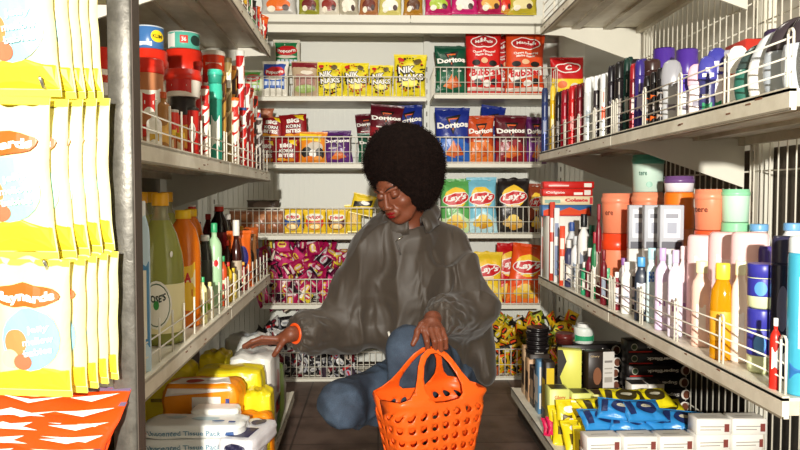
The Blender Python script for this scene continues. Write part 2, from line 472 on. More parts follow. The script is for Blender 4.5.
# right back grids and uprights
for i, (a, b, z0, z1, lb) in enumerate(((YA, YB, .12, 2.0, 'white wire back grid behind the lotion bottles'), (YB, YC, .12, 2.0, 'white wire back grid behind the salmon pink tubs'))):
    t = MB(); n = round((b-a)/.042)
    for k in range(n+1): y = a+.01+(b-a-.02)*k/n; t.tube([(XR+.425, y, z0), (XR+.425, y, z1)], .0024, WIRE, 5)
    for z in (.2, .45, .585, .8, 1.02, 1.2, 1.45, 1.52, 1.75, 1.98): t.tube([(XR+.43, a+.01, z), (XR+.43, b-.01, z)], .0026, WIRE, 5)
    tag(t.build('back_grid'), lb, 'grid')
for y, lb in ((YA-.01, 'cream slotted upright nearest the camera behind the cyan bottle'), (YB, 'cream slotted upright behind the mint green tub'), (YC, 'cream slotted upright at the far end behind the toothpaste boxes')):
    t = MB().box((XR+.43, y-.025, 0), (XR+.475, y+.025, 2.1), CREAM)
    for k in range(30): t.box((XR+.4292, y-.006, .15+k*.06), (XR+.431, y+.006, .18+k*.06), M('#6b675f', .7))
    tag(t.build('shelf_upright'), lb, 'upright')
for a, b, z0, z1, c, lb in ((YA, YB, 0, .575, '#211b17', 'added dark brown sheet standing in for shade behind the small white boxes'), (YB, YC, 0, .575, '#211b17', 'added dark brown sheet standing in for shade behind the hair dye boxes'), (YB, YC, .62, 1.09, '#4a4238', 'added dark grey sheet standing in for shade behind the salmon tubs'), (YA, YB, .62, 1.09, '#4a4238', 'added dark grey sheet standing in for shade behind the blue capped bottles')):  # added sheets: their dark colour stands in for the shade behind the grid
    t = empty('backing_or_shade_sheet', (XR+.48, (a+b)/2, 0))
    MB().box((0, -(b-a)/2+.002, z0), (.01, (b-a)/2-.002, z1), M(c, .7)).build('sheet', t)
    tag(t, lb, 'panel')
# left: solid back, uprights
for a, b, lb in ((YA+.02, YB, 'olive grey solid back panel behind the cordial bottles'), (YB, YC-.04, 'olive grey solid back panel behind the soda bottles')):
    t = empty('backing_or_shade_sheet', (XL((a+b)/2)-.452, (a+b)/2, 0), LROT)
    h = (b-a)/2-.002
    MB().box((-.012, -h, 0), (0, h, 1.98), M('#6a624d', .55, var=.15, vscale=4)).build('sheet', t)
    tag(t, lb, 'panel')
for y, lb in ((YB, 'cream slotted upright behind the peanut butter buckets'),):
    t = MB().box((XL(y)-.45, y-.02, 0), (XL(y)-.4215, y+.02, 1.99), CREAM)
    tag(t.build('shelf_upright'), lb, 'upright')
# foreground post of the end frame
t = empty('steel_post', (P(125.5, 200, 1.12).x, 1.12, 0), 0)
w = .0182
post = MB().rbox((-w, -w, 0), (w, w, 2.1), .002, STEEL, 1).build('post_tube', t)
MB().box((w-.001, -w+.004, 0), (w+.0015, w, 2.1), M('#4e443c', .6, .2)).build('side_strip', t)
tag(t, 'scuffed grey steel post standing between the candy bags and the bottle shelves', 'post')
# cross bars with hooks for hanging bags
for z, lb in ((P(60, -22, 1.1).z, 'white cross bar of hooks above the topmost jelly candy bags'), (P(60, 96, 1.1).z, 'white cross bar of hooks above the middle row of candy bags'), (P(60, 262, 1.1).z, 'white cross bar of hooks above the lowest row of candy bags')):
    t = empty('hook_rail', (P(125, 200, 1.12).x-.02, 1.135, z))
    MB().box((-.42, -.003, -.008), (0, .003, .006), WIRE).box((-.42, -.003, -.03), (0, .003, -.022), WIRE).build('cross_bar', t)
    for x in (-.17, -.05):
        MB().tube([(x, 0, 0), (x, -.13, .0), (x, -.14, .012)], .0025, M('#9a9a94', .3, .8), 6).build('hook', t)
    tag(t, lb, 'rail')
# ------------------------------------------------------------------ the shopper
SKIN = M('#7a432d', .45, 0, .0002, 300, var=.12, vscale=14, sss=.06)
LIP = M('#7c0c14', .32); DARK = M('#140c0a', .5); NAIL = M('#b57f68', .3)
px = lambda x, y, d: np.array(P(x, y, d))
HC = px(399, 189, 2.40)                       # middle of the head
HR = np.array((Euler((math.radians(-30), 0, 0)).to_matrix()))     # face tips down
_hr = Matrix.Rotation(math.radians(-38), 3, 'Z') @ Matrix.Rotation(math.radians(-8), 3, 'Y') @ Matrix.Rotation(math.radians(27), 3, 'X')
HM = np.array(_hr)
def tohead(p): return (p-HC)@HM
HS = .94
def head_sdf(p):
    q = tohead(p)/HS
    E = lambda c, r: ell(q, c, r)
    d = E((0, .012, .035), (.074, .092, .088))
    d = smin(d, E((0, -.028, -.04), (.058, .062, .068)), .03)
    d = smin(d, E((0, -.058, -.088), (.026, .028, .022)), .025)      # chin
    for s in (-1, 1):
        d = smin(d, E((s*.042, -.052, -.022), (.026, .03, .024)), .02)  # cheek
        d = smin(d, cone(q, (s*.056, .012, -.03), (s*.034, -.05, -.082), .016, .014), .025)
        d = smax(d, -E((s*.031, -.1, .014), (.021, .018, .013)), .012)   # socket
        d = smin(d, E((s*.031, -.073, .012), (.0165, .0165, .0135)), .004) # closed lid
        d = smin(d, cone(q, (s*.012, -.087, .034), (s*.046, -.073, .034), .008, .006), .01)
        d = smin(d, E((s*.0135, -.101, -.026), (.0095, .012, .008)), .006)
        ear = smax(E((s*.074, .014, -.005), (.009, .018, .03)), -E((s*.082, .01, -.003), (.006, .01, .018)), .004)
        d = smin(d, ear, .006)
    d = smin(d, cone(q, (0, -.086, .022), (0, -.107, -.021), .007, .0105), .009)   # nose
    d = smin(d, E((0, -.09, -.052), (.03, .014, .02)), .012)
    d = smin(d, cone(q, (-.014, -.093, -.0475), (.014, -.093, -.0475), .006, .006), .004)
    d = smin(d, E((0, -.101, -.048), (.012, .0065, .006)), .004)
    d = smin(d, E((0, -.0975, -.0615), (.019, .0095, .0075)), .003)
    d = smax(d, -cone(q, (-.021, -.107, -.0545), (.021, -.107, -.0545), .0022, .0022), .002)
    return d*HS
def lip_mask(q):
    q = q/HS
    return (np.minimum(ell(q, (0, -.097, -.0485), (.020, .02, .0058)), ell(q, (0, -.096, -.0605), (.017, .02, .0062))) < 0) & (q[:, 1] < -.08)
# right hand (lies on the packs)
W1 = px(291, 334, 2.34); 
fing1 = []
def F1(*pts): fing1.append([px(*q) for q in pts])
F1((278, 339, 2.34), (262, 338, 2.33), (252, 341.5, 2.325), (244, 346, 2.325))         # index
F1((277, 340, 2.36), (260, 340, 2.355), (251, 342.5, 2.35), (244, 347, 2.35))
F1((277, 341, 2.38), (261, 341, 2.38), (252, 343, 2.375), (247, 347, 2.375))
F1((278, 342, 2.40), (265, 342.5, 2.40), (257, 344, 2.40), (252, 347, 2.40))
F1((284, 340, 2.33), (280, 346, 2.315), (277, 351, 2.31), (274, 355, 2.31))      # thumb
# left hand (grips the handles, fingers pointing down)
W2 = px(432, 319, 2.22)
fing2 = []
def F2(*pts): fing2.append([px(*q) for q in pts])
F2((424, 330, 2.145), (427, 341, 2.125), (428, 350, 2.135), (430, 351, 2.160))
F2((431, 330, 2.140), (434.5, 341, 2.115), (435, 351, 2.130), (436, 351, 2.160))
F2((437, 330, 2.145), (440.5, 340, 2.120), (441, 350, 2.130), (441, 350, 2.160))
F2((442, 330, 2.155), (445.5, 339, 2.135), (446, 347.5, 2.140), (446, 348, 2.160))
F2((422, 325, 2.160), (417.5, 331, 2.140), (416, 338, 2.130), (413, 344, 2.125))
SHR = px(369, 250, 2.47); SHL = px(452, 245, 2.56); ELR = px(343, 328, 2.50); ELL_ = px(474, 314, 2.46)
PEL = px(432, 372, 2.66); CHE = px(411, 285, 2.55); NEK = px(409, 220.5, 2.475)
HIR = px(412, 376, 2.62); HIL = px(452, 374, 2.64); KNR = px(341, 404, 2.30); KNL = px(409, 349, 2.26)
ANR = A3(.10, 2.62, .13); ANL = px(409, 470, 2.36); ANL[2] = .10
def hand(p, W_, fs, palm, r0):
    d = None
    kn = [f[0] for f in fs[:4]]; mid = sum(kn)/4
    d = cone(p, W_, W_*.6+mid*.4, r0, r0*.95)
    for i, f in enumerate(fs):
        k = 1 if i < 4 else 1.12
        rr = [.0098, .0088, .0082, .0072] if i != 3 else [.0088, .0078, .0072, .0064]
        root = W_*.55+f[0]*.45
        e = cone(p, root, f[0], .0135*k, rr[0]*1.15*k)
        d = smin(d, e, .010)
        g = cone(p, f[0], f[1], rr[0]*1.08*k, rr[1]*1.04*k)
        g = smin(g, cone(p, f[1], f[2], rr[1]*1.04*k, rr[2]*k), .003)
        g = smin(g, cone(p, f[2], f[3], rr[2]*k, rr[3]*k), .003)
        d = smin(d, g, .0035)
    return d
def body_sdf(p):
    d = head_sdf(p)
    d = smin(d, cone(p, HC+HM@A3(0, .035, -.05), NEK+A3(0, .02, -.03), .05, .056), .03)
    ch = smin(cone(p, NEK+A3(0, .03, -.09), CHE, .09, .10), cone(p, CHE, PEL, .1, .115), .06)
    ch = smin(ch, cone(p, SHR, SHL, .055, .055), .06); d = smin(d, ch, .04)
    for a, b, c, r in ((SHR, ELR, W1, 0), (SHL, ELL_, W2, 0)):
        d = smin(d, smin(cone(p, a, b, .05, .038), cone(p, b, c, .038, .024), .02), .03)
    for a, b, c, t in ((HIR, KNR, ANR, A3(.0, -.13, -.06)), (HIL, KNL, ANL, A3(-.02, -.14, -.05))):
        d = smin(d, smin(cone(p, a, b, .075, .052), cone(p, b, c, .05, .036), .02), .03)
        d = smin(d, cone(p, c+A3(0, .02, -.03), c+t, .034, .026), .02)
    d = smin(d, hand(p, W1, fing1, None, .0225), .012)
    d = smin(d, hand(p, W2, fing2, None, .0235), .012)
    return d
pts = np.array([HC, W1, W2, PEL, SHL, KNR, ANR, ANL, KNL, ELL_]+[q for f in fing1+fing2 for q in f])
V, Q = sdf_mesh(body_sdf, pts.min(0)-A3(.14, .14, .17), pts.max(0)+A3(.14, .16, .14), .0028)
ctr = V[Q].mean(1); ql = tohead(ctr)
mi = np.where(lip_mask(ql), 1, 0)
for f in fing1[:5]+fing2[4:]:
    pass
person = empty('person', (float(PEL[0]), float(PEL[1]), 0))
OFFP = A3(PEL[0], PEL[1], 0)
tag(person, 'squatting person in dark grey jacket and blue jeans reaching for packs', 'person')
body = np_mesh('body', V-OFFP, Q, [SKIN, LIP], mi, person)
PT = lambda v: Vector(np.asarray(v, float)-OFFP)
def hd(x, y, z): return PT(HC+HM@(A3(x, y, z)*HS))
# eyelashes, eyebrows
for s in (-1, 1):
    MB().tube([hd(s*.031+.0145*math.sin(a), -.0735-.0165*math.cos(a)*.95-.0008, .006-.0035*math.cos(a)) for a in np.linspace(-1.15, 1.15, 9)], [.0004, .0009, .0012, .0013, .0013, .0013, .0012, .0009, .0004], DARK, 6).build('eyelash', person)
    MB().tube([hd(s*(.012+.034*t), -.0955+.004*math.sin(t*3)+.019*t*t, .034+.007*math.sin(t*2.4)) for t in np.linspace(0, 1, 8)], [.0012, .0022, .0025, .0025, .0023, .002, .0015, .0007], DARK, 6).build('eyebrow', person)
MB().lathe([(.0005, -.004), (.004, -.002), (.004, .002), (.0005, .004)], M('#c9a24a', .25, 1), 10, T=Matrix.Translation(hd(.083, .008, -.036))).build('earring', person)
# hair
HB = px(404.5, 163.5, 2.42)
HRx = A3(.139, .14, .128)
def hair_sdf(p):
    d = ell(p, HB, HRx)
    d = smin(d, ell(p, HB+A3(.045, .0, -.075), (.083, .11, .085)), .03)
    d = smin(d, ell(p, HB+A3(-.015, .0, .035), (.11, .12, .1)), .03)
    q = tohead(p)
    face = ell(q/HS, (0, -.105, -.05), (.071, .085, .108))*HS
    d = smax(d, -face, .012)
    d = smax(d, -(ell(q/HS, (0, -.1, .01), (.062, .06, .062))*HS), .008)
    return d-.0035*wob(p, 150, 3)-.003*wob(p, 320, 9)-.004*wob(p, 45, 5)
HAIRM = M('#1a100d', .9, 0, .003, 260, var=.5, vscale=90); HAIRM.node_tree.nodes['Principled BSDF'].inputs['Specular IOR Level'].default_value = .1
V, Q = sdf_mesh(hair_sdf, HB-A3(.19, .19, .21), HB+A3(.19, .19, .19), .004)
hb = MB(); hb.v = [tuple(v) for v in (V-OFFP)]; hb.f = [tuple(int(i) for i in q) for q in Q]; hb.m = [hb.mi(HAIRM)]*len(Q); hb.sm = [True]*len(Q)
rs = np.random.RandomState(4); STR = M('#1e1310', .85); STR.node_tree.nodes['Principled BSDF'].inputs['Specular IOR Level'].default_value = .15
sel = rs.choice(len(V), 9000, replace=True)
cen = HB-OFFP
for i in sel:
    v = V[i]-OFFP; n = v-cen; n /= np.linalg.norm(n); p0 = v-n*.002
    t = rs.normal(size=3); t -= n*(t@n); t /= np.linalg.norm(t); b = np.cross(n, t); L = .005+.008*rs.rand(); w = .0005
    c = [p0+n*L*k/3+(t*math.sin(k*2.1)+b*math.cos(k*2.1))*.0016 for k in range(4)]
    o = len(hb.v)
    for k in range(4): hb.v += [tuple(c[k]-t*w), tuple(c[k]+t*w)]
    for k in range(3): hb.f.append((o+2*k, o+2*k+1, o+2*k+3, o+2*k+2)); hb.m.append(hb.mi(STR)); hb.sm.append(False)
hb.build('afro_hair', person)

# jeans
def cloth_noise(p, a, fr, sd, st=(1, 1, 1)): return a*ridge(p, fr, sd, st)
def jeans_sdf(p):
    r = smin(cone(p, HIR, KNR, .092, .07), cone(p, KNR, ANR, .066, .05), .022)
    r = smin(r, cone(p, KNR+A3(.02, -.01, .0), KNR+A3(.05, .1, -.05), .066, .06), .03)
    l = smin(cone(p, HIL, KNL, .098, .069), cone(p, KNL, ANL+A3(0, 0, .03), .069, .062), .025)
    d = smin(r, l, .02)
    d = smin(d, cone(p, HIR+A3(.02, .04, .0), HIL+A3(-.02, .04, .0), .115, .115), .05)
    d = smin(d, cone(p, PEL, PEL+A3(0, -.02, .12), .12, .11), .04)
    f = .006*ridge(p, 38, 21, (.8, 1, 1.4))+.0018*ridge(p, 85, 4)
    return d-f
def denim():
    m = bpy.data.materials.new('blue_denim'); m.use_nodes = True; nt = m.node_tree; b = nt.nodes['Principled BSDF']
    tc = nt.nodes.new('ShaderNodeTexCoord')
    n = nt.nodes.new('ShaderNodeTexNoise'); n.inputs['Scale'].default_value = 7; n.inputs['Detail'].default_value = 4
    r = nt.nodes.new('ShaderNodeValToRGB'); r.color_ramp.elements[0].position = .38; r.color_ramp.elements[0].color = lin('#242c3a')
    r.color_ramp.elements[1].position = .66; r.color_ramp.elements[1].color = lin('#4a5b70')
    n2 = nt.nodes.new('ShaderNodeTexNoise'); n2.inputs['Scale'].default_value = 420; n2.inputs['Detail'].default_value = 2
    mx = nt.nodes.new('ShaderNodeMixRGB'); mx.blend_type = 'OVERLAY'; mx.inputs[0].default_value = .55
    bp = nt.nodes.new('ShaderNodeBump'); bp.inputs['Distance'].default_value = .0012
    for a in (n, n2): nt.links.new(tc.outputs['Object'], a.inputs['Vector'])
    nt.links.new(n.outputs['Fac'], r.inputs['Fac']); nt.links.new(r.outputs['Color'], mx.inputs[1]); nt.links.new(n2.outputs['Fac'], mx.inputs[2])
    nt.links.new(mx.outputs['Color'], b.inputs['Base Color']); nt.links.new(n2.outputs['Fac'], bp.inputs['Height']); nt.links.new(bp.outputs['Normal'], b.inputs['Normal'])
    b.inputs['Roughness'].default_value = .85
    return m
pts = np.array([HIR, HIL, KNR, KNL, ANR, ANL, PEL])
V, Q = sdf_mesh(jeans_sdf, pts.min(0)-A3(.13, .13, .06), pts.max(0)+A3(.16, .2, .17), .0048)
V[:, 2] = np.maximum(V[:, 2], .02)
jeans = np_mesh('jeans', V-OFFP, Q, [denim()], None, person)
SEAM = M('#8d9bb0', .8)
def surf_tube(sdf, path, r, off=.001):
    out = []
    for q in path:
        q = np.array(q, float)[None]
        for _ in range(8):
            e = 1e-3; g = np.array([(sdf(q+A3(*(e if i == j else 0 for j in range(3))))-sdf(q-A3(*(e if i == j else 0 for j in range(3)))))[0] for i in range(3)])
            g /= np.linalg.norm(g)+1e-9; q = q-(sdf(q)[0]-off)*g
        out.append(PT(q[0]))
    return out
# shoes
for c, dr in ((ANR, A3(0, -1, 0)), (ANL, A3(-.1, -1, 0))):
    b = MB()
    T = Matrix.Translation(PT(c+A3(0, -.04, 0)-A3(0, 0, c[2])))
    b.rbox((-.045, -.13, .0), (.045, .12, .03), .012, M('#e6e2d8', .5), 3, T=T)
    b.rbox((-.042, -.12, .025), (.042, .11, .085), .03, M('#1d1b1c', .6), 4, T=T)
    b.rbox((-.034, .0, .06), (.034, .1, .12), .025, M('#1d1b1c', .6), 4, T=T)
    b.build('shoe', person)

# jacket
CUR = W1+(ELR-W1)*.12; CUL = W2+(ELL_-W2)*.10
def jacket_core(p):
    d = cone(p, NEK+A3(0, .04, -.085), CHE, .115, .15)
    d = smin(d, ell(p, CHE+A3(-.0, .0, .0), (.19, .15, .19)), .05)
    d = smin(d, cone(p, CHE+A3(.03, .0, -.12), PEL+A3(-.015, -.03, .06), .16, .155), .06)
    d = smin(d, cone(p, SHR+A3(.035, 0, .0), SHL-A3(.035, 0, .0), .062, .062), .06)
    d = smin(d, cone(p, NEK+A3(-.02, .03, -.03), SHR+A3(.02, 0, .01), .062, .064), .05)
    d = smin(d, cone(p, NEK+A3(.03, .03, -.03), SHL+A3(-.02, 0, .01), .062, .064), .05)
    d = smin(d, cone(p, px(364, 323, 2.50), px(402, 336, 2.48), .07, .082), .05)
    # hem falling behind on the far hip
    d = smin(d, cone(p, px(472, 325, 2.58), px(487, 372, 2.56), .06, .03), .05)
    rs_ = smin(cone(p, SHR, ELR+A3(.0, 0, .02), .066, .074), cone(p, ELR+A3(0, -.01, .0), CUR+(ELR-CUR)*.18, .074, .058), .04)
    rs_ = smin(rs_, cone(p, CUR+(ELR-CUR)*.18, CUR, .055, .036), .02)
    ls_ = smin(cone(p, SHL, ELL_+A3(-.012, -.02, .02), .07, .08), cone(p, ELL_+A3(-.01, 0, .01), CUL+(ELL_-CUL)*.2, .078, .062), .035)
    ls_ = smin(ls_, cone(p, CUL+(ELL_-CUL)*.2, CUL+A3(0, -.01, -.005), .056, .042), .02)
    return smin(smin(d, rs_, .035), ls_, .03), rs_, ls_
def jacket_sdf(p):
    d, a, b = jacket_core(p)
    f = .014*ridge(p, 15, 31, (1.8, 1, .5))+.008*ridge(p, 34, 12, (1.5, 1, .55))
    n1 = np.exp(-(np.linalg.norm(p-(CUR+(ELR-CUR)*.15), axis=1)/.085)**2); n2 = np.exp(-(np.linalg.norm(p-(CUL+(ELL_-CUL)*.15), axis=1)/.085)**2)
    # gathers round the cuffs
    def rad(c, ax_, k, sd):
        ax_ = ax_/np.linalg.norm(ax_); q = p-c; t = q@ax_; u = np.cross(ax_, A3(0, 0, 1)); u /= np.linalg.norm(u); w = np.cross(ax_, u)
        return np.sin(np.arctan2(q@u, q@w)*k+t*60+2*wob(p, 30, sd))*(.5+.5*np.sin(t*75+2*wob(p, 40, sd+1)))
    f = np.maximum(f, -.007)+n1*.013*(.3+rad(CUR, CUR-ELR, 11, 3)+.5*ridge(p, 75, 41))+n2*.013*(.3+rad(CUL, CUL-ELL_, 11, 8)+.5*ridge(p, 75, 42))
    e1 = np.exp(-(np.linalg.norm(p-ELR, axis=1)/.12)**2); e2 = np.exp(-(np.linalg.norm(p-ELL_, axis=1)/.11)**2)
    f = f+(e1+e2)*.009*ridge(p, 42, 17, (.7, 1, 1.3))
    f = f+.007*np.exp(-((p[:, 2]-(PEL[2]+.05))/.06)**2)*ridge(p, 40, 5, (1.6, 1, .3))
    d = d-np.maximum(f, -.011)
    # open neck and hem
    d = smax(d, -cone(p, NEK+A3(-.005, -.03, .01), HC+A3(0.02, 0.01, -.02), .055, .085), .01)
    d = smax(d, -(p[:, 2]-(PEL[2]-.02+.085*np.clip((p[:, 0]-PEL[0])/-.25, 0, 1)-.06*np.clip((p[:, 0]-PEL[0]-.05)/.1, 0, 1))), .015)
    # hand openings
    for c, o in ((CUR, W1-ELR), (CUL, W2-ELL_)):
        o = o/np.linalg.norm(o); d = smax(d, (p-(c+o*.012))@o-1e3*(np.linalg.norm(p-c, axis=1) > .09), .004)
    return d
def jacket_mat():
    m = bpy.data.materials.new('grey_nylon'); m.use_nodes = True; nt = m.node_tree; b = nt.nodes['Principled BSDF']
    b.inputs['Base Color'].default_value = lin('#3f362d'); b.inputs['Roughness'].default_value = .58
    b.inputs['Sheen Weight'].default_value = .15
    tc = nt.nodes.new('ShaderNodeTexCoord'); mp = nt.nodes.new('ShaderNodeMapping'); mp.inputs['Scale'].default_value = (1.7, 1.2, .7); mp.inputs['Rotation'].default_value = (0, .35, 0)
    n = nt.nodes.new('ShaderNodeTexNoise'); n.noise_type = 'RIDGED_MULTIFRACTAL'; n.inputs['Scale'].default_value = 9; n.inputs['Detail'].default_value = 3; n.inputs['Distortion'].default_value = .9
    bp = nt.nodes.new('ShaderNodeBump'); bp.inputs['Distance'].default_value = .018; bp.inputs['Strength'].default_value = .8
    nt.links.new(tc.outputs['Object'], mp.inputs['Vector']); nt.links.new(mp.outputs['Vector'], n.inputs['Vector'])
    nt.links.new(n.outputs['Fac'], bp.inputs['Height']); nt.links.new(bp.outputs['Normal'], b.inputs['Normal'])
    return m
JM = jacket_mat()
pts = np.array([NEK, SHR, SHL, ELR, ELL_, W1, W2, PEL])
V, Q = sdf_mesh(jacket_sdf, pts.min(0)-A3(.12, .2, .09), pts.max(0)+A3(.2, .24, .12), .0045)
jacket = np_mesh('jacket', V-OFFP, Q, [JM], None, person)
# collar: a soft stand-and-fall band round the neck, open in front
cb = MB(); n = 44; prof = [(.070, -.035), (.070, .002), (.071, .03), (.078, .040), (.090, .034), (.104, .008), (.112, -.016), (.106, -.017), (.097, .006), (.086, .027)]
cc = NEK+A3(.0, .008, .012); ax = (HC+A3(0, .02, 0))-NEK; tl = Matrix.Rotation(math.radians(24), 3, 'X') @ Matrix.Rotation(math.radians(-6), 3, 'Y')
vs = []
for i in range(n+1):
    a = math.radians(-90-18)+math.radians(16)-(i/n)*math.radians(330)
    for r, z in prof:
        wv = 1+.05*math.sin(a*5+z*40)+.03*math.sin(a*11)
        endp = min(i, n-i)/4; k = min(1, .55+.45*endp)
        vs.append(PT(cc)+tl @ Vector((math.cos(a)*r*wv*1.02, math.sin(a)*r*wv*1.02, z*(.75+.25*k)+.004*math.sin(a*7))))
m = len(prof); fs = [(i*m+j, (i+1)*m+j, (i+1)*m+(j+1) % m, i*m+(j+1) % m) for i in range(n) for j in range(m)]
fs += [tuple(range(m)), tuple(range(n*m+m-1, n*m-1, -1))]
cb.add(vs, fs, JM, True); cb.build('collar', person)
# zip placket, puller, drawcord toggle
CH = M('#b9b4a8', .25, .9)
zp = [px(402+1.2*k, 231+9*k, 2.3) for k in range(4)]
MB().tube(surf_tube(jacket_sdf, zp, .003, .001), .0032, M('#4b4641', .6), 6).build('zip', person)
q0 = surf_tube(jacket_sdf, [px(402, 228, 2.3), px(403, 240, 2.3)], 0, .004)
MB().tube([q0[0], q0[1]], [.0035, .002], CH, 8).build('zip_puller', person)
q0 = surf_tube(jacket_sdf, [px(384, 341, 2.3), px(388, 346, 2.3)], 0, .006)
MB().tube([q0[0], q0[1]], .0045, M('#e5e1d6', .4), 8).build('toggle', person)
# bracelet
bd = (W1-ELR); bd = bd/np.linalg.norm(bd); bc = W1-bd*.0+A3(0, 0, 0); u = np.cross(bd, A3(0, 0, 1)); u /= np.linalg.norm(u); w = np.cross(bd, u)
MB().tube([PT(bc-bd*.018+(u*math.cos(a)+w*math.sin(a))*.0305) for a in np.linspace(0, 2*PI, 25)[:-1]], .0062, M('#ff5a1c', .4), 8, closed=True).build('bracelet', person)

# ------------------------------------------------------------------ orange shopping tote
def tote():
    t = empty('shopping_tote', P(430, 485, 2.13), math.radians(30))
    OR = M('#f4631a', .38, 0, .0004, 60); 
    HR_ = .345; HT = .482       # rim height, handle top
    def a_(z): return .1+.068*max(0, min(1, z/HR_))**1.1
    def b_(z):
        if z <= HR_: return .062+.030*z/HR_
        k = (z-HR_)/(HT-HR_); return .080*(1-k)**1.2+.012
    def outline(s):
        # half outline in x,z of one wall, handle included
        pts = [(-a_(0), 0), (a_(0), 0)]
        for i in range(1, 9): z = HR_*i/8; pts.append((a_(z), z))
        top = [(.146, .35), (.116, .358), (.092, .380), (.075, .408), (.062, .436), (.044, .463), (.018, .480)]
        pts += top+[(-x, z) for x, z in reversed(top)]
        for i in range(8, 0, -1): z = HR_*i/8; pts.append((-a_(z), z))
        inner = [(-.040, .338), (0, .334), (.040, .338), (.056, .352), (.062, .375), (.056, .404), (.043, .434), (.028, .454), (.010, .466), (-.010, .466), (-.028, .454), (-.043, .434), (-.056, .404), (-.062, .375), (-.056, .352)]
        return pts, inner
    KS = 1-np.linspace(1, 0, 400)**3; CX = KS*.15; CY = .085*(1-KS**7)**(1/3.2); ARC = np.concatenate([[0], np.cumsum(np.hypot(np.diff(CX), np.diff(CY)))]); ARC /= ARC[-1]
    for s in (-1, 1):
        pts, inner = outline(s); loops = [pts, inner]
        for r in range(8):
            z = .300-.0375*r; n = 11; aw = a_(z)-.020
            for i in range(n):
                x = -aw+2*aw*i/(n-1) if n == 11 else -aw+2*aw*(i+.5)/10
                rr = .0112-.0003*r
                loops.append([(x+rr*.68*math.cos(q), z+rr*math.sin(q)) for q in np.linspace(0, 2*PI, 13)[:-1]])
        vs = []; es = []
        for lp in loops:
            o = len(vs); vs += [Vector(p) for p in lp]; es += [(o+i, o+(i+1) % len(lp)) for i in range(len(lp))]
        z = .006
        while z < .48:
            x = -.15
            while x < .153: vs.append(Vector((x, z))); x += .0085
            z += .0105
        vo, eo, fo, vi, ei, fi = geometry.delaunay_2d_cdt(vs, es, [], 0, 1e-6)
        def inside(p, poly):
            c = False; j = len(poly)-1
            for i in range(len(poly)):
                if (poly[i][1] > p[1]) != (poly[j][1] > p[1]) and p[0] < (poly[j][0]-poly[i][0])*(p[1]-poly[i][1])/(poly[j][1]-poly[i][1])+poly[i][0]: c = not c
                j = i
            return c
        keep = []
        for f in fo:
            c = sum((vo[i] for i in f), Vector((0, 0)))/len(f)
            if inside(c, pts) and not any(abs(c.x-lp[0][0]) < .15 and inside(c, lp) for lp in loops[1:]): keep.append(f)
        used = sorted({i for f in keep for i in f}); mp = {i: k for k, i in enumerate(used)}
        def m3(x, z):
            k = min(1, abs(x)/a_(min(z, HR_))); y = b_(z)*(max(0, 1-k**7))**(1/3.2)
            xx = x; A = a_(min(z, HR_)); wb = min(1, max(0, (.338-z)/.04))
            if wb > 0:
                t = min(1, abs(x)/A); kk = np.interp(t, ARC, KS); yy = b_(min(z, HR_))*(max(0, 1-kk**7))**(1/3.2)
                xx = math.copysign(abs(x)*(1-wb)+kk*A*wb, x); y = y*(1-wb)+yy*wb
            return (xx, s*y, z)
        bm = bmesh.new()
        bv = [bm.verts.new(m3(vo[i].x, vo[i].y)) for i in used]
        for f in keep:
            try: bm.faces.new([bv[mp[i]] for i in f])
            except ValueError: pass
        bmesh.ops.recalc_face_normals(bm, faces=bm.faces[:])
        me = bpy.data.meshes.new('wall'); bm.to_mesh(me); bm.free(); me.materials.append(OR)
        me.polygons.foreach_set('use_smooth', [True]*len(me.polygons))
        o = bpy.data.objects.new('side_wall', me); COL.objects.link(o); o.parent = t
        md = o.modifiers.new('t', 'SOLIDIFY'); md.thickness = .0032; md.offset = 0
    b = MB(); n = 40; ring = []
    for k in range(n):
        q = 2*PI*k/n; c, d = math.cos(q), math.sin(q); ring.append((math.copysign(abs(c)**.5, c)*.1, math.copysign(abs(d)**.6, d)*.062, .002))
    b.add(ring+[(x, y, .006) for x, y, z in ring], [tuple(range(n-1, -1, -1)), tuple(range(n, 2*n))]+[(k, (k+1) % n, n+(k+1) % n, n+k) for k in range(n)], OR, False)
    b.build('bottom', t)
    return tag(t, 'bright orange perforated plastic tote held by its two loop handles', 'shopping bag')
tt = tote(); tt.location.z = .001; tt.scale = (1.07, 1, 1)
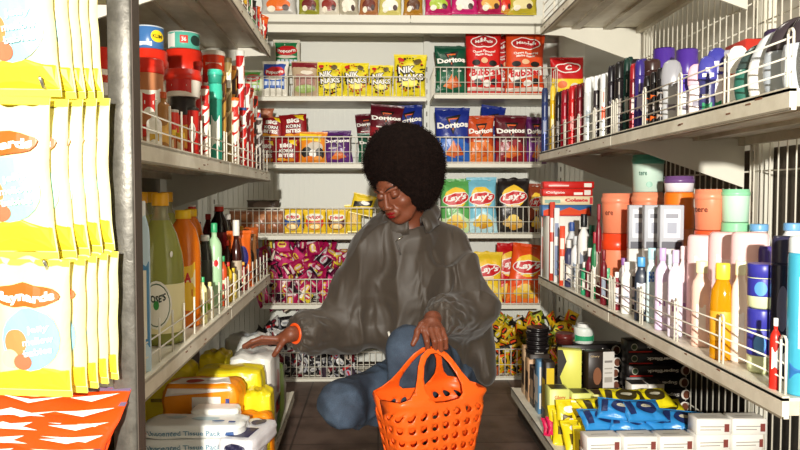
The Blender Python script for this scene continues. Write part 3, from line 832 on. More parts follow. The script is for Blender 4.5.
# ------------------------------------------------------------------ product makers
WH, BK, RD, YE = ink('#f4f1ea'), ink('#15110f'), ink('#c4161c'), ink('#f5d51e')
def bag(name, w, h, D, base, items, seed=1, shiny=True, seal=None, NU=18, NV=22, wr=1.0):
    rs = np.random.RandomState(seed); ph = rs.rand(12)*6.3
    G = np.zeros((NV+1, NU+1, 3)); T = np.zeros((NV+1, NU+1))
    for j in range(NV+1):
        v = j/NV; s = .055
        for i in range(NU+1):
            u = i/NU*2-1; vv = min(1, max(0, (v-s)/(1-2*s)))
            prof = max(0, 1-abs(2*vv-1)**3.2)**.6; side = max(0, 1-abs(u)**2.8)**.55
            e = math.exp(-min(v, 1-v)/.13); t = D/2*prof*side
            t += wr*D*.085*prof*side*(math.sin(7*u+ph[0])*e+math.sin(13*u+ph[1]+3*v)*e*.7+.5*math.sin(5*u+7*v+ph[2])*math.sin(6*v+ph[3]+2*u))
            hw = w/2*(1-.07*math.sin(PI*v)*1.0+.012*math.sin(17*v+ph[4+(u > 0)]))
            zz = h*v*(1-.02*math.sin(PI*v)) + h*.018*math.sin(3*u+ph[6])*(v-.5)*2+h*.03*abs(u)**3*(v-.5)*2
            G[j, i] = (u*hw+w*.02*math.sin(4*v+ph[8]), 0, zz+h*.012*math.sin(9*u+ph[9])*(v > .5)*v); T[j, i] = max(t, .0006)
            G[j, i, 1] = D*.03*math.sin(9*u+ph[7])*e*(1-prof*side)
    F = G.copy(); F[:, :, 1] -= T; B = G.copy(); B[:, :, 1] += T
    m = MB(); bm_ = foil(base) if shiny else film(base)
    n = NU+1; idx = lambda j, i: j*n+i
    m.add(F.reshape(-1, 3), [(idx(j, i), idx(j, i+1), idx(j+1, i+1), idx(j+1, i)) for j in range(NV) for i in range(NU)], bm_, True)
    m.add(B.reshape(-1, 3), [(idx(j, i), idx(j+1, i), idx(j+1, i+1), idx(j, i+1)) for j in range(NV) for i in range(NU)], bm_, True)
    o = n*(NV+1)
    rim = [idx(0, i) for i in range(n)]+[idx(j, NU) for j in range(1, NV+1)]+[idx(NV, i) for i in range(NU-1, -1, -1)]+[idx(j, 0) for j in range(NV-1, 0, -1)]
    i0 = m.mi(bm_)
    for a, b in zip(rim, rim[1:]+rim[:1]): m.f.append((b, a, a+o, b+o)); m.m.append(i0); m.sm.append(False)
    def f(x, z, off):
        u = min(.9999, max(0, x+.5))*NU; v = min(.9999, max(0, z))*NV; i, j = int(u), int(v); a, b = u-i, v-j
        p = F[j, i]*(1-a)*(1-b)+F[j, i+1]*a*(1-b)+F[j+1, i]*(1-a)*b+F[j+1, i+1]*a*b
        return (p[0], p[1]-off, p[2])
    its = [('r', -.5, .955, .5, 1, seal or M('#cfcfc9', .3, .6)), ('r', -.5, 0, .5, .045, seal or M('#cfcfc9', .3, .6))] if seal is not False else []
    m.prints(f, its+items, .0014, w/h, .09)
    return m.build(name)
def tri_chips(c=('#e0731c', '#c4520f')):
    a, b = ink(c[0]), ink(c[1])
    return [('p', [(-.28, .14), (.04, .09), (-.02, .36)], a), ('p', [(-.06, .1), (.3, .16), (.12, .38)], b), ('p', [(-.18, .2), (.14, .18), (.0, .42)], a)]
def doritos(base, low, acc='#e8641b', seed=1, chips=('#e0731c', '#c4520f')):
    return lambda: bag('tortilla_chip_bag', .185, .285, .075, base, [('p', [(-.49, .05), (.49, .05), (.49, .38), (.2, .52), (-.15, .44), (-.49, .5)], foil(low))]
        + [('p', [(-.2, .86), (.24, .88), (.0, .52)], BK), ('p', [(-.13, .82), (.16, .835), (.0, .6)], ink(acc)), ('p', [(-.1, .8), (.12, .81), (.0, .64)], foil(base))]
        + [('t', 'Doritos', 0, .7, .105, WH, {'w': .92, 'b': .045, 'r': 3})] + [('r', -.3, .46, .3, .49, ink('#d9d4cc'))] + tri_chips(chips), seed, seal=foil(base))
def lays(base, low, chip='#f0c33a', seed=1):
    return lambda: bag('potato_chip_bag', .17, .30, .075, base, [('p', [(-.49, .05), (.49, .05), (.49, .32), (0, .4), (-.49, .3)], foil(low)), ('e', 0, .67, .38, .2, ink('#f6c72c')), ('e', .0, .65, .46, .125, ink('#f2efe6'), {'r': 8}), ('e', 0, .65, .44, .108, ink('#c9151d'), {'r': 8}),
        ('t', "Lay's", 0, .665, .15, WH, {'w': .74, 'b': .04, 'sh': .2, 'r': 6}), ('r', -.2, .5, .2, .52, ink('#eae6dc'))]
        + [('e', -.17, .2, .17, .075, ink(chip), {'r': 15}), ('e', .16, .18, .18, .08, ink(chip), {'r': -20}), ('e', 0, .28, .17, .07, ink('#f7d566')), ('e', .02, .12, .15, .05, ink('#d99a2a'))], seed, seal=foil(base))
def niknaks(seed=1, sp='#141210'):
    def mk():
        r = random.Random(seed); it = []
        for k in range(46):
            a = r.random()*6.28; x = .46*math.cos(a)*(.75+.3*r.random()); z = .5+.46*math.sin(a)*(.8+.2*r.random())
            it.append(('e', max(-.46, min(.46, x)), min(.93, max(.07, z)), .022+.02*r.random(), .018, ink(sp if r.random() < .6 else '#c9301a')))
        it += [('e', 0, .27, .3, .1, ink('#f3e24a')), ('t', 'NIK', -.12, .61, .2, BK, {'w': .6, 'b': .09, 'r': 6}), ('t', 'NAKS', .04, .42, .19, BK, {'w': .86, 'b': .09, 'r': 4}),
               ('t', 'NIK', -.12, .61, .16, WH, {'w': .5, 'b': .03, 'r': 6}), ('t', 'NAKS', .04, .42, .15, WH, {'w': .76, 'b': .03, 'r': 4}), ('e', -.3, .85, .1, .05, RD), ('e', .2, .82, .12, .07, ink('#5c4a1c'))]
        for k in range(9): a = PI+PI*k/8; it.append(('e', .27*math.cos(a), .3+.17*math.sin(a), .03, .022, ink(sp if seed % 2 else '#c9301a')))
        return bag('corn_snack_bag', .15, .19, .06, '#ecd92a', it, seed, seal=foil('#e2cf22'))
    return mk
def bigkorn(seed=1):
    return lambda: bag('maize_bite_bag', .15, .18, .06, '#8f1119', [('p', [(.05, .95), (.4, .95), (.42, .72), (.2, .8)], YE), ('t', 'BIG', 0, .72, .17, WH, {'w': .46, 'b': .06}), ('t', 'KORN', 0, .5, .15, BK, {'w': .6, 'b': .09}), ('t', 'KORN', 0, .5, .14, WH, {'w': .54, 'b': .03}), ('t', 'BITES', 0, .31, .15, WH, {'w': .56, 'b': .05}),
        ('e', -.15, .14, .17, .07, ink('#f0a52c')), ('e', .18, .13, .18, .07, ink('#e38b1d'))], seed, seal=foil('#7d0e15'))
def fritos(seed=1, c='#d8331e'):
    return lambda: bag('corn_chip_bag', .125, .15, .05, '#efc72a', [('e', 0, .48, .42, .36, ink(c)), ('e', 0, .68, .44, .17, ink('#f7df5a')), ('e', 0, .68, .4, .14, ink('#f3f0e2')), ('t', 'Fritos', 0, .68, .16, RD, {'w': .64, 'b': .05, 'r': 5}), ('e', 0, .3, .3, .15, ink('#f1b33a')), ('e', 0, .27, .2, .09, ink('#fbe9b0'))], seed, seal=foil('#efc72a'))
def redsnack(base, seed=1):
    return lambda: bag('maize_snack_bag', .205, .36, .09, base, [('e', .0, .79, .38, .095, WH), ('e', 0, .79, .35, .08, ink('#b3141b')), ('t', 'Mangels', 0, .79, .06, WH, {'w': .5, 'b': .03}), ('t', 'Cheese Flavoured', 0, .64, .035, WH, {'w': .64, 'b': .03}), ('t', 'Maize Snack', 0, .595, .035, WH, {'w': .5, 'b': .03}),
        ('e', -.24, .47, .12, .045, BK), ('e', .25, .46, .12, .045, BK), ('e', 0, .5, .1, .04, ink('#e9b98c')), ('p', [(-.44, .28), (-.3, .42), (.1, .37), (.42, .44), (.45, .3), (.0, .25), (-.35, .19)], WH), ('t', 'Bubbles', 0, .325, .11, ink('#c4161c'), {'w': .78, 'b': .05, 'r': 4}),
        ('e', -.2, .17, .11, .05, BK), ('e', .05, .16, .11, .05, WH), ('e', .26, .18, .1, .05, BK), ('r', -.48, .05, .48, .1, ink('#e6d9cc'))], seed, seal=foil(base))
def popcorn(base, head, low, seed=1, w=.14, h=.2):
    return lambda: bag('popcorn_bag', w, h, .055, base, [('r', -.43, .52, .4, .93, ink(head)), ('e', 0, .7, .4, .15, RD), ('t', 'Popcorn', 0, .7, .13, WH, {'w': .68, 'b': .04, 'arc': -.03}), ('r', -.43, .2, .4, .5, ink(low))]
        + [('r', -.38+.16*k, .3, -.26+.16*k, .42, ink('#cfd8e8')) for k in range(5)], seed, seal=film(base), shiny=False)
def plainbag(name, base, items, w=.14, h=.18, D=.055, seed=1, shiny=True, seal=None, **k):
    return lambda: bag(name, w, h, D, base, items, seed, shiny, seal or foil(base), **k)
KD = {}
def kind(key, mk):
    if key not in KD: KD[key] = (Kind(mk),)
    return KD[key][0]
def dims(o): 
    vs = [v.co for v in o.data.vertices]; return max(v.x for v in vs)-min(v.x for v in vs), max(v.z for v in vs)-min(v.z for v in vs)
def stand(key, mk, pcx, ptop, pbot, wpx, Y, label, cat='snack bag', group=None, lean=3, roll=0, rz=0, dr=1):
    """put one bag standing where the photo shows it, sized from its real distance"""
    K = kind(key, mk); b = P(pcx, pbot, Y); tz = P(pcx, ptop, Y).z
    o = K.put(b, (math.radians(-lean), math.radians(roll), math.radians(rz)), 1, label, cat, group)
    w, h = dims(o); sx = wpx*Y/700/w; sz = (tz-b.z)/h
    o.scale = (sx, min(1.1, (sx+sz)/2)*dr*.78, sz); return o

# ------------------------------------------------------------------ rear wall bags
Y0 = 3.63
dg = doritos('#0d4a34', '#0f5a3c', seed=3); dblue = doritos('#1d2f86', '#2a62b8', seed=4); dor = doritos('#c2471a', '#e2762a', seed=5); dmar = doritos('#5a0f1e', '#8c1722', seed=6); dpur = doritos('#4c1a63', '#5b2475', '#b9a2c8', seed=7, chips=('#e0731c', '#d4661c'))
gp = 'triangle corn chip bags'
stand('dg', dg, 451, 44, 94, 33, Y0, 'dark green triangle chip bag beside the tall red snack bag')
stand('dg', None, 371, 132, 163, 27, Y0, 'dark green chip bag next to the purple one, left of the afro hair')
stand('db', dblue, 453, 105, 163, 37, Y0, 'large blue triangle chip bag right beside the afro hair')
stand('db', None, 411, 103, 152, 30, Y0+.02, 'blue chip bag perched above the afro hair next to the maroon bag', roll=-3)
stand('db', None, 487, 103, 160, 26, Y0+.09, 'navy bag corner poking up behind the orange triangle chip bag', roll=8)
stand('do', dor, 481, 113, 163, 28, Y0, 'orange triangle chip bag between the blue and the maroon bags')
stand('dm', dmar, 511, 113, 163, 33, Y0, 'maroon triangle chip bag right of the orange one')
stand('dm', None, 385, 103, 146, 34, Y0-.01, 'maroon chip bag tilted on top of the basket bags left above the hair', roll=4)
stand('dm', None, 369, 112, 146, 22, Y0+.07, 'maroon chip bag mostly hidden behind the tilted maroon one above the hair', roll=-6)
stand('dp', dpur, 338, 129, 163, 30, Y0, 'purple triangle chip bag between the orange cheese bag and the green bag', roll=-2)
stand('dp2', doritos('#5a1c58', '#7c2a8a', seed=9), 536, 115, 163, 21, Y0+.03, 'purple magenta chip bag cut off by the end of the deodorant shelf')
stand('rs', redsnack('#cf1d1b', 2), 484, 25, 94, 38, Y0, 'tall red maize snack bag with white oval, beside the green chip bag')
stand('rs', None, 505, 33, 94, 24, Y0+.1, 'red maize snack bag squeezed behind between the red and the orange ones')
stand('rs2', redsnack('#d9481c', 8), 525, 27, 94, 41, Y0, 'tall orange red maize snack bag partly behind the upper shelf bracket')
stand('cc', plainbag('cheese_snack_bag', '#c4161c', [('r', -.49, .05, .49, .5, YE), ('e', 0, .75, .4, .14, WH), ('e', 0, .75, .36, .11, RD), ('t', 'C', 0, .75, .13, WH, {'w': .2, 'b': .04}), ('e', -.2, .3, .15, .1, ink('#e86c1e')), ('e', .2, .25, .15, .1, ink('#e9e1cf'))], seed=12), 567, 55, 97, 34, Y0, 'red and yellow cheese snack bag showing above the slim deodorant cans')
NKL = ('yellow spotted corn snack bag right next to the dark red topped packet', 'yellow spotted corn snack bag, middle of the three short ones', 'smallest yellow spotted corn snack bag, beside the tall one')
for i, (x, t, w) in enumerate(((330, 61, 27), (356, 62, 28), (381, 64, 25))): stand('nk%d' % i, niknaks(21+i), x, t, 96, w, Y0, NKL[i])
stand('nk3', niknaks(25), 410, 52, 96, 34, Y0-.02, 'tallest yellow black spotted corn snack bag, at the end beside the upright')
stand('pc1', popcorn('#dcd6c4', '#1c7a45', '#1c7a45', 31), 287, 38, 74, 28, Y0+.13, 'popcorn bag with green and red label standing behind the others')
stand('pc2', popcorn('#e4dfd2', '#26459c', '#3a63b4', 32), 275, 60, 96, 27, Y0, 'popcorn bag with blue and white label in the highest basket')
stand('pc3', popcorn('#d8dcc0', '#5aa347', '#9cc060', 33), 252, 69, 96, 22, Y0, 'popcorn bag with light green label partly behind the shelf edge')
stand('pc4', plainbag('soup_mix_bag', '#b9a184', [('r', -.48, .8, .48, .97, ink('#7c1a22')), ('r', -.35, .3, .4, .62, ink('#a3746a')), ('e', 0, .2, .4, .12, ink('#93ab58')), ('e', .1, .68, .25, .06, ink('#e4d9c8'))], seed=34, shiny=False), 305, 60, 96, 27, Y0, 'clear packet with dark red top between popcorn and yellow corn snacks')
for i, (x, t, b, w, Y, ro, lb) in enumerate(((267, 139, 163, 20, Y0, 0, 'dark red corn bite bag half behind the red can towers, in the basket'), (286, 138, 163, 27, Y0-.01, 0, 'dark red corn bite bag upright beside the orange cheese bag'), (270, 115, 139, 26, Y0+.02, 5, 'dark red corn bite bag lying tilted on the basket, next to the cans'), (294, 113, 139, 28, Y0+.01, -4, 'dark red corn bite bag with yellow flash, perched highest on the basket'))):
    stand('bk', bigkorn(41), x, t, b, w, Y, lb, roll=ro, lean=8 if i > 1 else 3)
stand('ch', plainbag('cheese_curl_bag', '#e58a1a', [('r', -.49, .7, .3, .95, YE), ('e', .1, .5, .3, .2, ink('#c9bfae')), ('e', -.2, .35, .2, .18, BK), ('e', .28, .3, .16, .2, BK), ('e', .02, .3, .13, .14, WH), ('e', -.1, .14, .2, .09, ink('#ef7a1a')), ('e', .2, .14, .16, .08, ink('#f4a14a'))], seed=44), 313, 131, 163, 29, Y0-.01, 'orange and yellow cheese curl bag with dark figures beside the purple bag')
for i, (x, w, lb) in enumerate(((293, 21, 'yellow corn chip bag beside the brown rolls'), (314.5, 23, 'yellow corn chip bag, middle of the three in the basket'), (337, 22, 'yellow corn chip bag nearest the jacket shoulder'))):
    stand('fr%d' % i, fritos(51+i, ('#2a4c8f', '#d8331e', '#5a1c18')[i]), x, 208, 233, w, Y0-.01, lb)
stand('fy', plainbag('crisp_bag', '#f0cf2c', [('p', [(-.4, .3), (.4, .5), (.4, .8), (-.4, .6)], BK), ('e', .1, .6, .2, .1, WH)], seed=57), 361, 193, 214, 24, Y0+.02, 'yellow and black crisp bag lying next to the chin', roll=12)
stand('fz', plainbag('crisp_bag', '#efd23a', [('e', 0, .5, .4, .3, ink('#e2b818'))], seed=58), 353, 204, 232, 18, Y0+.06, 'plain yellow crisp bag half hidden behind the jacket shoulder')
lg = lays('#5fae5a', '#cfe6b0', seed=61); lb_ = lays('#7cc4dc', '#bfe4ec', seed=62); lk = lays('#26201e', '#2d2623', '#d8b26a', seed=63)
stand('lg', lg, 456, 176, 233, 32, Y0, 'light green potato chip bag beside the jacket collar')
stand('lb', lb_, 482, 175, 233, 32, Y0, 'sky blue potato chip bag between the green and black ones')
stand('lk', lk, 513, 176, 233, 34, Y0, 'black potato chip bag right of the sky blue one')
stand('lr', lays('#8c3a1c', '#4a201a', seed=66), 536, 181, 233, 16, Y0+.03, 'dark brown chip bag cut off by the toothpaste boxes')
stand('ly', lays('#efcb2e', '#f2dc6a', seed=64), 488, 250, 303, 30, Y0, 'yellow potato chip bag partly hidden by the jacket sleeve')
stand('lred', lays('#c4161c', '#d83a1c', seed=67), 505, 241, 303, 29, Y0+.05, 'red potato chip bag squeezed between the yellow and orange ones', roll=5)
stand('lo', lays('#e8501a', '#ef7a2a', seed=65), 523, 241, 303, 36, Y0-.02, 'orange red potato chip bag leaning beside the shelf end', roll=7)
# brown rolls in clear bags
for i, (x, w, lb) in enumerate(((240, 22, 'clear bag of brown rolls at the shadowed end of the basket'), (258, 20, 'clear bag of brown rolls, middle of the three'), (275, 20, 'clear bag of brown rolls beside the yellow corn chips'))):
    stand('ro', plainbag('roll_bag', '#8a5638', [('e', -.2, .7, .2, .16, film('#a0643c')), ('e', .2, .72, .2, .15, film('#b4764a')), ('e', -.18, .34, .2, .16, film('#a86a40')), ('e', .2, .3, .2, .17, film('#8f5230'))], w=.12, h=.15, seed=71, shiny=False, seal=film('#b9a898')), x, 209, 233, w, Y0-.02, lb, 'bread bag')
stand('dk', plainbag('dried_fruit_bag', '#4a3c34', [('e', 0, .5, .3, .3, film('#6d5a4c'))], seed=73), 262, 198, 212, 34, Y0+.06, 'dark crumpled clear bag lying above the brown rolls', 'bag', lean=30)
stand('mt', plainbag('bacon_pack', '#b46a4c', [('e', 0, .6, .4, .25, film('#c98a6c'))], w=.14, h=.07, seed=74), 262, 108, 118, 24, Y0+.03, 'small pinkish brown pack lying on the dark red bags', 'pack')
# top shelf bags, cut by the frame
tops = (('#b9b5ae', '#e06a1c', 'silver and orange sweet bag at the end of the top rear shelf', 278, 36, 16), ('#8c8a26', '#6b1c1c', 'olive and maroon sweet bag on the top rear shelf', 309, 22, 15), ('#cfc6b4', '#8a2a20', 'clear sweet bag with maroon label on the top rear shelf', 329, 22, 16), ('#a89f8a', '#f0e8d8', 'pale nut mix bag beside the clear sweet bag', 349, 20, 16), ('#a3683c', '#6b2a1c', 'brown biscuit bag in the middle of the top rear shelf', 369, 20, 16), ('#cbbf6c', '#efeae0', 'pale yellow sweet bag with green header on the top rear shelf', 390, 24, 16), ('#a8741c', '#5c3418', 'golden brown sweet bag just before the shelf joint', 413, 20, 15),
        ('#b5175c', '#a9c23a', 'magenta bag with green centre, first of the magenta ones after the joint', 438, 28, 14), ('#c01a6a', '#ece6e0', 'magenta bag with white label, middle of the magenta ones', 464, 28, 14), ('#a81248', '#e2a84c', 'magenta bag picturing yellow sweets', 490, 28, 14), ('#b8a62c', '#e5d8a0', 'yellow green bag at the end of the top rear shelf', 522, 30, 14), ('#c78a2c', '#d83018', 'orange yellow bag between the magenta and yellow green ones', 506, 14, 14))
for i, (c1, c2, lb, x, w, b) in enumerate(tops):
    stand('tp%d' % i, plainbag('sweet_bag', c1, [('e', 0, .35, .36, .2, foil(c2)), ('r', -.4, .6, .4, .8, foil(c2)), ('e', -.2, .2, .12, .1, ink('#e9e0cc')), ('e', .22, .25, .1, .1, ink('#40231c'))], seed=81+i), x, -16, b, w, Y0, lb, 'sweet bag')

# heaps of small packets
def packet(name, base, c2, c3, seed, w=.075, h=.06):
    return lambda: bag(name, w, h, .026, base, [('e', 0, .5, .3, .26, foil(c2)), ('r', -.2, .42, .22, .6, ink(c3)), ('p', [(-.48, .1), (-.3, .1), (-.4, .9), (-.48, .9)], foil(c3))], seed, NU=10, NV=10, wr=1.8, seal=foil(base))
def heap(prefix, vars_, n, x0, x1, y0, y1, Y, dY, label, group, seed, ya=None, sc=1, name='sweet_packet'):
    r = random.Random(seed); ks = [Kind(packet(name, *v, seed+i)) for i, v in enumerate(vars_)]
    gx = max(1, round(math.sqrt(n*(x1-x0)/(y1-y0)))); gy = math.ceil(n/gx); k = 0
    for j in range(gy):
        for i in range(gx):
            if k >= n: return
            k += 1
            x = x0+(x1-x0)*(i+.5+r.uniform(-.4, .4))/gx; y = y1-(y1-y0)*(j+.5+r.uniform(-.35, .35))/gy
            t = (y1-y)/(y1-y0); yy = Y+dY*t+r.uniform(0, .05)
            if ya is not None and y < ya(x): continue
            v = r.randrange(len(ks)) if r.random() < .6 else 0
            ks[v].put(P(x, y, yy), (math.radians(r.uniform(-60, 20)), math.radians(r.uniform(-180, 180)), math.radians(r.uniform(-50, 50))), sc*r.uniform(.85, 1.15), label[v], 'packet', group[v])
MG = (('#a8124e', '#e4c04a', '#f0d8dc'), ('#5c0f34', '#c41c5c', '#e6d7c0'), ('#d63c7c', '#f2d44a', '#a3123c'), ('#2a1620', '#b9b2b4', '#a8124e'), ('#e9d33a', '#c4304c', '#f4efe2'))
LM = ('magenta sweet packet in the heap between rolls and jacket sleeve', 'dark plum sweet packet in the magenta heap', 'pink sweet packet with yellow in the magenta heap', 'blackish silver packet in the magenta heap', 'yellow sweet packet in the magenta heap')
heap('mg', MG, 95, 266, 345, 240, 303, 3.60, .14, LM, LM, 5, sc=1.05)
YB_ = (('#d8b01c', '#2a2016', '#e84a1c'), ('#1e1814', '#d8c22c', '#d9d2c4'), ('#8a9a2c', '#e8d43a', '#3a1c10'), ('#a8481c', '#e6c24a', '#201410'))
LY = ('yellow and black sweet packet in the heap behind the jacket hem', 'black sweet packet in the yellow heap behind the jacket hem', 'olive green packet in the yellow heap behind the jacket hem', 'rusty brown packet in the yellow heap behind the jacket hem')
heap('yb', YB_, 120, 484, 572, 311, 376, 3.60, .16, LY, LY, 6, sc=.95)
SK = (('#1c181a', '#c9c6c2', '#8a8a90'), ('#c4c0bc', '#2a2426', '#7a1c2c'), ('#3a2c38', '#b8a8c0', '#c4161c'), ('#6a1420', '#d8c8b8', '#20140f'))
LS = ('black and silver packet in the low heap behind the knee', 'silver packet in the low heap behind the knee', 'dark violet packet in the low heap behind the knee', 'dark red packet in the low heap behind the knee')
heap('sk', SK, 64, 262, 356, 347, 376, 3.60, .08, LS, LS, 7, sc=.95, name='foil_packet')
heap('sk2', SK, 34, 262, 308, 326, 346, 3.68, .1, [l.replace('low heap behind the knee', 'heap above the orange bracelet') for l in LS], [l.replace('low heap behind the knee', 'heap above the orange bracelet') for l in LS], 8, sc=.95, name='foil_packet')
# ------------------------------------------------------------------ side shelf goods
def side_y(side, pcx, d, py=250):
    dx, _ = ray(pcx, py)
    return (XR+d)/dx if side == 'R' else (-.388-d)/(dx+.0203)
def put_side(o, side, pcx, d, z, pytop=None, dia=None, rot=None):
    """rest a finished prototype on a side shelf at the depth where the photo shows it"""
    return None
class Box:
    pass
def spot(side, pcx, d, z, ptop):
    y = side_y(side, pcx, d, ptop); _, dz = ray(pcx, ptop); x = ray(pcx, ptop)[0]*y
    return Vector((x, y, z)), .95+dz*y-z          # place, real height
def surf_front(rx, ry, e=2):
    def f(x, z, off):
        s = min(.97, abs(x/rx)); return (x, -ry*(1-s**e)**(1/e)-off, z)
    return f
def round_thing(name, w, h, prof, parts, items=(), e=2, sy=1, n=24, face=0):
    """prof: list of (r fraction, z fraction[, material]) for the body; parts: [(part name, profile, material)]"""
    R_ = w/2
    def mk(o_prof, mat, nm, par, e_=e):
        m = MB(); m.lathe([(p[0]*R_, p[1]*h)+tuple(p[2:]) for p in o_prof], mat, n, 1, sy, e_)
        return m
    b = mk(prof[1:], prof[0], name, None); o = empty(name)
    if items:
        def f(x, z, off):
            X = x*R_; r = np.interp(z, [p[1] for p in prof[1:]], [p[0] for p in prof[1:]])*R_; s = min(.96, abs(X/r)) if r > 0 else 0
            return (X, -r*sy*(1-s**e)**(1/e)-off, z*h)
        b.prints(f, items, .0008 if not any(q[0] == 'label' for q in parts) else .0016, (w/2)/h, .12)
    b.build('body', o)
    for nm, pr, mt in parts:
        c = MB().lathe([(p[0]*R_, p[1]*h)+tuple(p[2:]) for p in pr], mt, n, 1, sy, e if 'cap' not in nm and 'lid' not in nm or e > 2.2 and sy < .9 else 2)
        c.build(nm, o)
    return o
def place(o, loc, label, cat, group=None, rz=0, rx=0, ry=0):
    o.location = loc; o.rotation_euler = (rx, ry, rz); return tag(o, label, cat, group)
def aim(x, y): return math.atan2(-x, y) if False else -math.atan2(x, y)
# --- bottle, jar, can shapes
def cordial(w, h):
    g = M('#a0a552', .14, 0, 0, 60, .25); neck = M('#c9c7a0', .1, 0, 0, 60, .6)
    return round_thing('cordial_bottle', w, h, [g, (.9, 0), (1, .02), (1, .5), (.93, .6), (.7, .73), (.42, .82, neck), (.33, .86), (.32, .93)],
        [('cap', [(.36, .915), (.37, .92), (.37, .995), (.33, 1)], pl('#e6a81c')), ('label', [(1.01, .08, ink('#f0e7b4')), (1.012, .082), (1.012, .4), (1.01, .402)], ink('#ddd06a'))],
        [('e', 0, .27, .62, .16, ink('#f5f2e6')), ('e', 0, .27, .56, .143, ink('#2c5a38')), ('e', 0, .27, .53, .135, ink('#f5f2e6')), ('t', "ROSE'S", 0, .33, .05, ink('#20352a'), {'w': .8, 'arc': -.02, 'b': .03}), ('e', 0, .27, .12, .03, ink('#3f9a4c')), ('e', .62, .6, .05, .02, WH)])
def fix_label(o):   # the round emblem sits on the wrapped label
    return o
def juice(w, h, c='#e8780f'):
    g = M(c, .15, 0, 0, 60, .15)
    return round_thing('juice_bottle', w, h, [g, (.9, 0), (1, .02), (1, .62), (.95, .72), (.75, .84), (.42, .91), (.4, .95)],
        [('cap', [(.46, .925), (.47, .93), (.47, .995), (.43, 1)], pl('#f0c41c'))],
        [('r', -.75, .1, .75, .56, ink('#f2c22a')), ('r', -.75, .34, .75, .5, ink('#f6e6b0')), ('t', 'ARA', .05, .43, .085, RD, {'w': 1.0, 'b': .05}), ('r', -.5, .27, .6, .33, RD), ('p', [(-.3, .3), (.2, .22), (.05, .16), (-.4, .2)], ink('#3a7a34')), ('e', -.1, .15, .3, .05, ink('#e86a14'))])
def cola(w, h, label='#b0151c', capc='#c4161c', liq='#1c0f0b', cap2=None):
    g = M(liq, .12, 0, 0, 60, .1)
    return round_thing('soda_bottle', w, h, [g, (.8, 0), (.97, .03), (.95, .3), (.9, .38), (1, .5), (1, .66), (.8, .8), (.4, .9), (.38, .95)],
        [('cap', [(.46, .92), (.47, .925), (.47, .975), (.46, .98, pl(cap2 or capc)), (.45, 1)], pl(capc)), ('label', [(.96, .36, ink(label)), (1.0, .38), (1.02, .5), (1.02, .66), (1.0, .665)], ink(label))], [])
def pbottle(name, w, h, body, capc, items=(), neck=.35, sh=.78, capw=.42, cap_h=.1, e=2, sy=1, trans=0):
    b = M(body, .3, 0, 0, 60, trans) if trans else pl(body, .32)
    def mk():
        return round_thing(name, w, h, [b, (.9, 0), (1, .02), (1, sh-.08), (.9, sh-.02), (.6, sh+.03), (neck, sh+.06), (neck, 1-cap_h)],
            [('cap', [(capw, 1-cap_h-.01), (capw+.01, 1-cap_h), (capw+.01, .99), (capw-.03, 1)], pl(capc))], items, e, sy)
    return mk
def tub(w, h, body, lid, items=(), lid_h=.22, name='tub', rim=1.04):
    return lambda: round_thing(name, w, h, [pl(body), (.86, 0), (.92, .015), (.98, 1-lid_h), (.98, 1-lid_h*.5)],
        [('lid', [(rim-.03, 1-lid_h), (rim, 1-lid_h+.01), (rim, 1-lid_h*.45), (rim-.05, 1-lid_h*.4), (rim-.05, .985), (rim-.1, 1), (rim-.16, .985), (.1, .982)], M(lid, .3))], items)
def can(w, h, body, lid, items=(), name='can'):
    return lambda: round_thing(name, w, h, [pl(body, .3), (.97, 0), (1, .02), (1, .955), (.97, .97)], [('lid', [(1.02, .94), (1.03, .945), (1.03, .99), (.98, 1), (.9, .985), (.1, .985)], pl(lid))], items)
def spray(w, h, body, capc, items=(), cap=.22, dome=1, name='deodorant_can'):
    return lambda: round_thing(name, w, h, [M(body, .25, .25), (.96, 0), (1, .015), (1, 1-cap-.03), (.93, 1-cap)], [('cap', [(.95, 1-cap-.005), (.96, 1-cap), (.96, 1-cap*.4), (.96-.1*dome, 1-cap*.15), (.85-.25*dome, 1)], pl(capc, .3))], items)
def swirl(w, h, c1, c2, top, seed):
    """paper tube with slanted stripes"""
    def mk():
        it = []; r = random.Random(seed)
        for k in range(5): z = .06+.18*k; it.append(('p', [(-.9, z), (.9, z+.1), (.9, z+.17), (-.9, z+.08)], ink(c2)))
        it.append(('r', -.6, .72, .6, .86, ink(c2 if seed % 2 else '#f0ece2')))
        return round_thing('snack_tube', w, h, [pl(c1, .3), (.97, 0), (1, .01), (1, .97), (.97, .98)], [('lid', [(1.03, .955), (1.04, .96), (1.04, .995), (.98, 1)], pl(top))], it, n=16)
    return mk
def side_item(side, pcx, ptop, wpx, d, z, mkf, label, cat, group=None, turn=0, lean=0, tip=0):
    loc, h = spot(side, pcx, d, z, ptop); w = wpx*loc.y/700*.97
    o = mkf(w, h)() if callable(mkf(w, h)) else None
    return place(o, loc, label, cat, group, aim(loc.x, loc.y)+math.radians(turn), math.radians(lean), math.radians(tip))
def SI(side, pcx, ptop, wpx, d, z, fn, label, cat, group=None, **k):
    loc, h = spot(side, pcx, d, z, ptop); w = wpx*loc.y/700*.97
    o = fn(w, h)
    if callable(o): o = o()
    return place(o, loc, label, cat, group, aim(loc.x, loc.y)+math.radians(k.get('turn', 0)), math.radians(k.get('lean', 0)), math.radians(k.get('tip', 0)))
